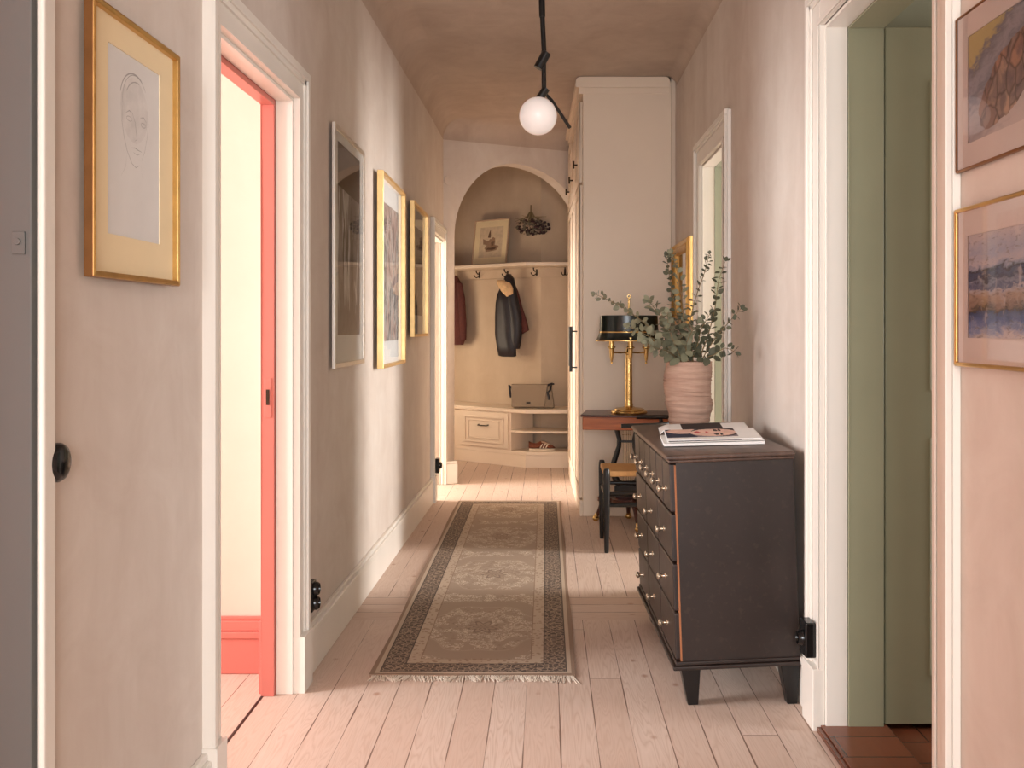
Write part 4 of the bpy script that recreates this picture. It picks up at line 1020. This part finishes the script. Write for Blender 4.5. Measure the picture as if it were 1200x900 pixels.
# ------------------------------------------------------------------ chair
t = thing('armchair', 'black round-backed chair with woven cord seat behind the chest', 'chair', (0, 0, 0))
FLn, FLf = (.351, 5.445), (.345, 5.815); BLn, BLf = (.715, 5.49), (.715, 5.80)
for (x, y) in (FLn, FLf):
    mb = MB(); mb.lathe([(.001, 0), (.0125, 0), (.0135, .02), (.019, .28), (.0205, .44), (.019, .475), (.014, .486), (.001, .488)], (x, y, 0), 20); mb.build('leg', M['black'], t, smooth=50)
for (x, y), sg in ((BLn, -1), (BLf, 1)):
    mb = MB(); mb.tube([(x+.03, y, 0.0), (x+.015, y, .2), (x, y, .44), (x+.03, y+sg*.03, .6), (x+.0, y+sg*.07, .735)], [.013, .018, .02, .016, .012], 14); mb.build('leg', M['black'], t, smooth=50)
mb = MB()
def rail(a, b, z, r_=.012): mb.tube([(a[0], a[1], z), ((a[0]+b[0])/2, (a[1]+b[1])/2, z), (b[0], b[1], z)], [r_*.8, r_*1.15, r_*.8], 12)
rail(FLn, BLn, .345, .012); rail(FLf, BLf, .345, .012); rail(FLn, BLn, .275, .014); rail(FLf, BLf, .275, .014); rail(FLn, FLf, .33); rail(BLn, BLf, .35)
mb.build('stretchers', M['black'], t, smooth=50)
mb = MB(); nx, ny = 14, 14; vs = []
for j in range(ny+1):
    for i in range(nx+1):
        u = i/nx; v = j/ny; x = .335+(.725-.335)*u; y0 = FLn[1]+.012+(BLn[1]-FLn[1])*u; y1 = FLf[1]-.012+(BLf[1]-FLf[1])*u
        vs.append((x, y0+(y1-y0)*v, .470-.018*math.sin(PI*u)*math.sin(PI*v)))
top_n = len(vs); vs += [(x, y, .435) for x, y, z in vs[:top_n]]
fs = []
for j in range(ny):
    for i in range(nx): a = j*(nx+1)+i; fs.append((a, a+1, a+nx+2, a+nx+1)); fs.append((top_n+a, top_n+a+nx+1, top_n+a+nx+2, top_n+a+1))
rg = [i for i in range(nx+1)]+[j*(nx+1)+nx for j in range(1, ny+1)]+[ny*(nx+1)+i for i in range(nx-1, -1, -1)]+[j*(nx+1) for j in range(ny-1, 0, -1)]
for q in range(len(rg)): a, b = rg[q], rg[(q+1) % len(rg)]; fs.append((a, top_n+a, top_n+b, b))
mb.add(vs, fs); mb.build('seat', M['cord'], t, bevel=.01, smooth=50)
mb = MB(); bow = [(.430, 5.375, .742), (.52, 5.385, .742), (.64, 5.405, .744), (.74, 5.46, .75), (.80, 5.56, .758), (.815, 5.66, .76), (.80, 5.76, .758), (.74, 5.85, .75), (.66, 5.90, .744), (.57, 5.92, .742)]
mb.tube(bow, [.012, .014, .014, .014, .016, .018, .016, .014, .014, .012], 14, flat=1.0); mb.build('bow_rail', M['black'], t, smooth=50)
mb = MB(); mb.tube([(.73, 5.65, .45), (.76, 5.65, .58)], [.012, .012], 10, flat=.5); mb.tube([(.76, 5.65, .575), (.79, 5.60, .68), (.80, 5.58, .752)], .009, 8); mb.tube([(.76, 5.65, .575), (.79, 5.70, .68), (.80, 5.72, .752)], .009, 8); mb.build('back_splat', M['black'], t, smooth=50)

# ------------------------------------------------------------------ chest of drawers
t = thing('chest_of_drawers', 'black brown antique chest of drawers standing against the right wall', 'chest of drawers', (.462, 3.225, 0), 1.6*DEG)
t.rotation_euler = (0, -2.0*DEG, 1.6*DEG)
DW, DL = .420, .985       # depth (x), length (y)
mb = MB(); mb.box(.012, DW, 0, DL, .150, .838); 
mb.build('carcass', M['dresser'], t, bevel=.002)
mb = MB(); mb.box(.006, .012, .002, .012, .155, .83); mb.build('side_edge', M['raw_edge'], t)
mb = MB(); mb.box(-.022, DW+.004, -.016, DL+.012, .850, .866); mb.box(-.014, DW+.002, -.009, DL+.006, .838, .850)
mb.build('top_board', M['dresser_top'], t, bevel=.006, seg=3)
mb = MB(); mb.box(-.022, DW+.006, -.014, DL+.012, .128, .142); mb.box(-.012, DW+.003, -.007, DL+.008, .142, .156); mb.build('base_moulding', M['dresser'], t, bevel=.004, seg=3)
rows = [(.668, .834, 6), (.497, .661, 3), (.328, .490, 3), (.160, .321, 3)]
def knob_mb(x, y, z):
    k = MB(); prof = [(.001, 0), (.011, 0), (.011, .003), (.005, .006), (.0045, .014), (.009, .018), (.0135, .024), (.013, .030), (.007, .034), (.001, .035)]
    k.lathe(prof, n=16); k.xf(lambda v: (x-v[2], y+v[0], z+v[1])); return k
for ri, (z0, z1, cnt) in enumerate(rows):
    wd = DL/cnt
    for i in range(cnt):
        y0 = i*wd+.004 if i else .003; y1 = (i+1)*wd-.004
        mb = MB(); mb.box(-.010, .013, y0, y1, z0, z1)
        d = mb.build('drawer', M['dresser'], t, bevel=.006, seg=3)
        km = knob_mb(-.010, (y0+y1)/2, (z0+z1)/2-(.0 if cnt == 3 else .012)); km.build('knob', M['knob'], d, smooth=50)
for lx, ly in ((.03, .03), (.03, DL-.045), (DW-.045, .03), (DW-.045, DL-.045)):
    zb = -(lx+.0)*.035
    mb = MB(); a, b = .034, .018
    mb.hexa([(lx+.006-b+.01, ly-b, zb), (lx+.006+b+.01, ly-b, zb), (lx+.006+b+.01, ly+b, zb), (lx+.006-b+.01, ly+b, zb)], [(lx-a+.01, ly-a+.004, .13), (lx+a+.01, ly-a+.004, .13), (lx+a+.01, ly+a, .13), (lx-a+.01, ly+a, .13)])
    mb.build('leg', M['black'], t, bevel=.003)
def top_z(x): return .866+.0005+(x-.44)*.035

# ------------------------------------------------------------------ vase
VC = (.615, 4.06); vz = top_z(VC[0])+.0035
t = thing('clay_vase', 'rough ridged pink clay vase on top of the chest of drawers', 'vase', (VC[0], VC[1], vz))
r = random.Random(4)
key = [(0, .083), (.1, .087), (.2, .091), (.3, .098), (.38, .1025), (.47, .099), (.6, .101), (.75, .104), (.88, .101), (1, .0965)]
def vr(u):
    for (a, ra), (b, rb) in zip(key, key[1:]):
        if u <= b: q = (u-a)/(b-a); q = q*q*(3-2*q); return ra+(rb-ra)*q
    return key[-1][1]
mb = MB(); n = 56; m_ = 64; VH = .282; vs = []; off = [r.uniform(-.0022, .0022) for _ in range(m_+1)]
for j in range(m_+1):
    u = j/m_
    for i in range(n):
        a = 2*PI*i/n; rr_ = vr(u)+off[j]*(1+.6*math.sin(a*2+j*.3))+.0015*math.sin(a*3+u*9)
        vs.append((rr_*math.cos(a)+.004*math.sin(u*7), rr_*math.sin(a), u*VH+(.003*math.sin(a*2) if 0 < j < m_ else 0)))
vs += [(vs[m_*n+i][0]*.93, vs[m_*n+i][1]*.93, VH-.001) for i in range(n)]+[(vs[i][0]*.9, vs[i][1]*.9, VH*.5) for i in range(n)]
fs = [(j*n+i, j*n+(i+1) % n, (j+1)*n+(i+1) % n, (j+1)*n+i) for j in range(m_+2) for i in range(n)]
fs += [tuple(range(n-1, -1, -1)), tuple(range((m_+2)*n, (m_+3)*n))]
mb.add(vs, fs); mb.build('vase_body', M['clay'], t, smooth=60)

# ------------------------------------------------------------------ eucalyptus
def leaf(mb, c, nrm, up, s_):
    nrm = nrm.normalized(); sd = up.cross(nrm).normalized(); up = nrm.cross(sd).normalized()
    vs = []; out = [(0, 0), (.34, .25), (.42, .55), (.26, .9), (0, 1.1), (-.26, .9), (-.42, .55), (-.34, .25)]
    for a, b in out: vs.append(c+sd*a*s_+up*b*s_+nrm*(.16*abs(a)*s_))
    vs.append(c+up*.5*s_-nrm*.03*s_)
    mb.add(vs, [(i, (i+1) % 8, 8) for i in range(8)])
def branch(label, pts, lsize, n_pairs, mat, dens=1.0, start=.1, seed=1):
    r = random.Random(seed)
    P = [PX(px, py, Y) for px, py, Y in pts]; root = Vector((VC[0]+(P[0].x-VC[0])*.5, VC[1]+(P[0].y-VC[1])*.5, vz+.15))
    P = [root]+P
    # smooth resample
    Q = []
    for i in range(len(P)-1):
        p0 = P[max(i-1, 0)]; p1 = P[i]; p2 = P[i+1]; p3 = P[min(i+2, len(P)-1)]
        for k in range(6):
            u = k/6; Q.append(.5*((2*p1)+(-p0+p2)*u+(2*p0-5*p1+4*p2-p3)*u*u+(-p0+3*p1-3*p2+p3)*u**3))
    Q.append(P[-1]); N_ = len(Q)
    b = MB(); b.tube(Q, [.0032-.0022*i/(N_-1) for i in range(N_)], 6)
    st = b.build('eucalyptus_branch', M['twig'], smooth=60); tag(st, label, 'branch', 'eucalyptus branches in the clay vase')
    n_pairs = int(n_pairs*1.25); l = MB(); i0 = 6+int((N_-6)*start)
    for k in range(n_pairs):
        f = i0+(N_-1-i0)*(k/(n_pairs-1)); i = int(f); u = f-i; p = Q[i].lerp(Q[min(i+1, N_-1)], u)
        tg = (Q[min(i+1, N_-1)]-Q[max(i-1, 0)]).normalized()
        ax = tg.cross(Vector((r.uniform(-1, 1), r.uniform(-1, 1), r.uniform(-1, 1)))).normalized()
        s_ = lsize*.88*(1-.45*k/n_pairs)*r.uniform(.8, 1.15)
        for sg in (-1, 1):
            if r.random() > dens: continue
            d = (ax*sg+tg*r.uniform(.2, .8)).normalized()
            nrm = d.cross(tg).cross(d)+Vector((r.uniform(-.7, .7), r.uniform(-1, .1), r.uniform(-.6, .6)))
            l.tube([p, p+d*.008], .0008, 4); leaf(l, p+d*.007, nrm, d, s_)
    leaf(l, Q[-1], Vector((0, -1, .3)), (Q[-1]-Q[-3]).normalized(), lsize*.55)
    o = l.build('leaves', M[mat], st, smooth=60); o['kind'] = 'stuff'
branch('long eucalyptus branch reaching far left above the lamp shade', [(796, 424, 4.06), (776, 398, 4.05), (752, 376, 4.0), (724, 357, 4.0), (698, 345, 4.0)], .040, 17, 'leaf', seed=2)
branch('broad-leaved eucalyptus branch drooping left beside the lamp shade', [(794, 424, 4.04), (778, 405, 3.98), (758, 393, 3.92), (738, 383, 3.9)], .052, 12, 'leaf', seed=3)
branch('low eucalyptus branch bending over the left vase rim', [(794, 424, 4.02), (783, 412, 3.95), (770, 408, 3.92), (758, 402, 3.9)], .046, 9, 'leaf', seed=4)
branch('full eucalyptus branch rising up and left of centre', [(798, 424, 4.06), (788, 392, 4.05), (772, 368, 4.05), (760, 352, 4.05)], .050, 13, 'leaf', seed=5)
branch('upright eucalyptus branch in front of the gilt mirror frame', [(801, 424, 4.06), (797, 385, 4.08), (788, 345, 4.1), (781, 300, 4.1)], .040, 18, 'leaf_dark', seed=6)
branch('eucalyptus branch ending right across the mirror glass', [(804, 424, 4.06), (802, 388, 4.05), (799, 350, 4.03), (792, 312, 4.0), (786, 298, 4.0)], .042, 17, 'leaf', seed=7)
branch('thin eucalyptus branch rising to the white door casing', [(812, 424, 4.05), (808, 385, 4.02), (815, 350, 4.0), (826, 318, 4.0), (831, 298, 4.0)], .032, 18, 'leaf_dark', dens=.85, seed=8)
branch('tall eucalyptus branch with dark tip leaves at upper right', [(819, 424, 4.08), (830, 392, 4.1), (838, 360, 4.12), (842, 330, 4.12), (850, 306, 4.12)], .040, 15, 'leaf_dark', dens=.9, seed=9)
branch('eucalyptus branch arching furthest right toward the wall', [(822, 424, 4.02), (836, 400, 4.0), (852, 380, 3.98), (868, 362, 3.98)], .042, 11, 'leaf_dark', dens=.85, seed=10)
branch('short low eucalyptus branch right of the vase rim', [(824, 424, 4.0), (838, 415, 3.95), (850, 408, 3.9), (862, 413, 3.9)], .042, 9, 'leaf_dark', dens=.85, seed=11)
branch('short eucalyptus branch filling the middle of the vase', [(806, 424, 4.0), (804, 405, 3.96), (810, 390, 3.95), (818, 378, 3.95)], .050, 10, 'leaf', seed=12)
branch('dense eucalyptus branch just above the left vase rim', [(799, 424, 4.0), (790, 402, 3.95), (784, 385, 3.94), (782, 368, 3.94)], .052, 11, 'leaf', seed=13)
branch('leafy eucalyptus branch between mirror and casing', [(811, 424, 4.02), (818, 402, 4.0), (822, 385, 4.0), (832, 368, 4.0)], .048, 10, 'leaf_dark', seed=14)

# ------------------------------------------------------------------ magazines
mx0, my0 = .515, 3.40
mzz = top_z(.6)+.002
t = thing('magazine', 'closed white magazine lying under the portrait magazine', 'magazine', (.605, 3.56, mzz), 0); t.rotation_euler = (0, -2*DEG, -4*DEG)
mb = MB(); mb.box(-.165, .200, -.14, .145, 0, .010); mb.build('pages', M['mat_white'], t, bevel=.001)
t2 = thing('open_magazine', 'open glossy magazine showing a woman portrait on its spread', 'magazine', (.62, 3.575, mzz+.0115), 0); t2.rotation_euler = (0, -2*DEG, -4*DEG)
def mag_z(y):      # cover spread: near half rises to the spine, far half lifts a little further
    if y < .12: return .003+.017*(y+.15)/.27
    return .016+.010*min(1, (y-.12)/.15)
nx, ny = 36, 60; X0, X1, Y0, Y1 = -.165, .185, -.15, .27
def in_ell(x, y, cx_, cy_, rx, ry): return ((x-cx_)/rx)**2+((y-cy_)/ry)**2 < 1
white = M['mat_white']; navy = paint((44, 46, 66)); grey = paint((132, 122, 126)); skin = paint((232, 190, 172)); hair = paint((48, 36, 34)); lip = paint((200, 84, 86)); eye = paint((66, 46, 42))
def pick(x, y):
    # face lies on its side: forehead to the right, chin to the left
    if y < -.143 or x < -.158: return white
    if y >= .12: return hair if -.075 < x < .085 else white
    if x > .105: return white
    if in_ell(x, y, .020, .035, .088, .078):
        if in_ell(x, y, -.040, .045, .010, .024): return lip
        if in_ell(x, y, -.004, .045, .007, .018): return lip
        if in_ell(x, y, .032, .080, .009, .022) or in_ell(x, y, .030, -.002, .009, .022): return eye
        if in_ell(x, y, .048, .082, .005, .026) or in_ell(x, y, .047, -.004, .005, .026): return hair
        return skin
    if x > -.06 and in_ell(x, y, .030, .045, .095, .10) and (y > .04 or x > .04): return hair
    if x < -.045:
        if in_ell(x, y, -.095, .075, .06, .055): return skin
        if x+.3*y < -.06: return navy
    return grey
nx, ny = 74, 96
mb = MB(); vs = []
for j in range(ny+1):
    for i in range(nx+1):
        x = X0+(X1-X0)*i/nx; y = Y0+(Y1-Y0)*j/ny; vs.append((x-(.014 if y > .12 else 0), y, mag_z(y)-.012*max(0, (-.13-x)/.035)*(y > .12)))
mb.add(vs, [])
b0 = 0
for j in range(ny):
    for i in range(nx):
        x = X0+(X1-X0)*(i+.5)/nx; y = Y0+(Y1-Y0)*(j+.5)/ny; m = pick(x, y); k = mb.slot(m); a = j*(nx+1)+i
        mb.f.append([a, a+1, a+nx+2, a+nx+1]); mb.mi.append(k)
o = mb.build('cover_spread', None, t2, smooth=60)
sol = o.modifiers.new('thickness', 'SOLIDIFY'); sol.thickness = .0012; sol.offset = -1
mb = MB(); 
for z in range(4):
    o_ = .002*z; pr = [(-.13+o_, .0005+.0022*z), (.115, .0005+.0022*z), (.115, .0022+.0022*z), (-.13+o_, .0022+.0022*z)]
    mb.add([(X0+.004, y, zz) for y, zz in pr]+[(X1-.004, y, zz) for y, zz in pr], [(0, 1, 2, 3), (7, 6, 5, 4), (0, 4, 5, 1), (1, 5, 6, 2), (2, 6, 7, 3), (3, 7, 4, 0)])
mb.build('page_block', M['mat_white'], t2)

# ------------------------------------------------------------------ hanging lamp
LY = 4.0
def LP(px, py, Y=LY): return PX(px, py, Y)
t = thing('ceiling_lamp', 'black articulated rod ceiling lamp with one white glass globe', 'ceiling lamp', (0, 0, 0))
tp = LP(635, 0); ctop = Vector((tp.x, LY, ZC))
mb = MB(); mb.lathe([(.001, -.03), (.055, -.03), (.06, -.02), (.06, 0), (.001, 0)], (ctop.x, LY, ZC), 28); mb.build('ceiling_rose', M['black'], t, smooth=40)
mb = MB(); mb.tube([ctop, LP(635, 10)], .0125, 14); mb.tube([LP(635, 0), LP(635.5, 20)], .0135, 14); mb.tube([LP(635.5, 18), LP(637.5, 60)], .0105, 14); mb.tube([LP(637, 60), LP(637.5, 106)], .0100, 14); mb.build('stem', M['black'], t, smooth=40)
mb = MB(); mb.tube([LP(640.5, 62), LP(630.5, 80)], .0205, 20); mb.build('socket', M['black'], t, smooth=40)
mb = MB(); mb.tube([LP(640, 104), LP(632, 116)], .017, 18); mb.sphere(LP(638, 106), .014); mb.build('globe_holder', M['black'], t, smooth=40)
mb = MB(); mb.tube([LP(639, 110), LP(646, 117, LY+.05), LP(668, 150, LY+.10)], .0075, 12); mb.build('arm', M['black'], t, smooth=40)
mb = MB(); mb.sphere(LP(630.6, 136), .0805, 40); mb.build('globe', M['opal'], t, smooth=80)

# ------------------------------------------------------------------ switches and outlets
def outlet(label, cat, name, side, Y, z, w_=.06, h_=.11, d=.035, n=2):
    sg = 1 if side == 'L' else -1; x = (xl(Y) if side == 'L' else XR)
    t = thing(name, label, cat, (x, Y, z))
    mb = MB(); mb.box(*(sorted((0, sg*d*.8))), -w_/2, w_/2, -h_/2, h_/2); mb.build('base_plate', M['bakelite'], t, bevel=.006, seg=3)
    for k in range(n):
        zz = 0 if n == 1 else (-h_/4+.002 if k == 0 else h_/4-.002)
        q = MB(); q.lathe([(.001, 0), (.026, 0), (.026, .012), (.021, .020), (.019, .020), (.017, .010), (.001, .010)], n=24); q.xf(lambda v: (sg*(d*.75+v[2]), v[0], zz+v[1])); q.build('socket_ring', M['bakelite'], t, smooth=40)
    return t
outlet('black double wall socket above the left baseboard beside red door', 'wall socket', 'wall_socket', 'L', 3.53, .295, .062, .115)
o_ = outlet('black wall socket low on the white casing of far left door', 'wall socket', 'wall_socket', 'L', 7.03, .275, .07, .11, .035, 1); o_.location.x += .034
o_ = outlet('black wall socket on right casing behind the chest of drawers', 'wall socket', 'wall_socket', 'R', 3.09, .283, .07, .115, .045, 1); o_.location.x -= .020
t = thing('light_switch', 'round black rotary light switch half hidden by left jamb', 'light switch', (xl(1.7), 1.716, 1.055))
mb = MB(); mb.lathe([(.001, 0), (.036, 0), (.036, .010), (.032, .016), (.022, .021), (.001, .022)], n=32); mb.xf(lambda v: (v[2], v[0], v[1])); mb.build('switch_body', M['bakelite'], t, smooth=40)
# small round patch on the arch wall (painted junction cover)
pp = AP0+AD*.06-AN*.001
t = tag((lambda m: m.build('junction_cover', M['plaster'], smooth=40, bevel=.002))((lambda m: (m.lathe([(.001, 0), (.042, 0), (.040, .01), (.001, .012)], n=28), m.xf(lambda v: (arch_pt(.05+v[0], 2.54+v[1], -v[2]))), m)[2])(MB())), 'round plaster coloured junction cover on the wall left of the arch', 'junction cover')
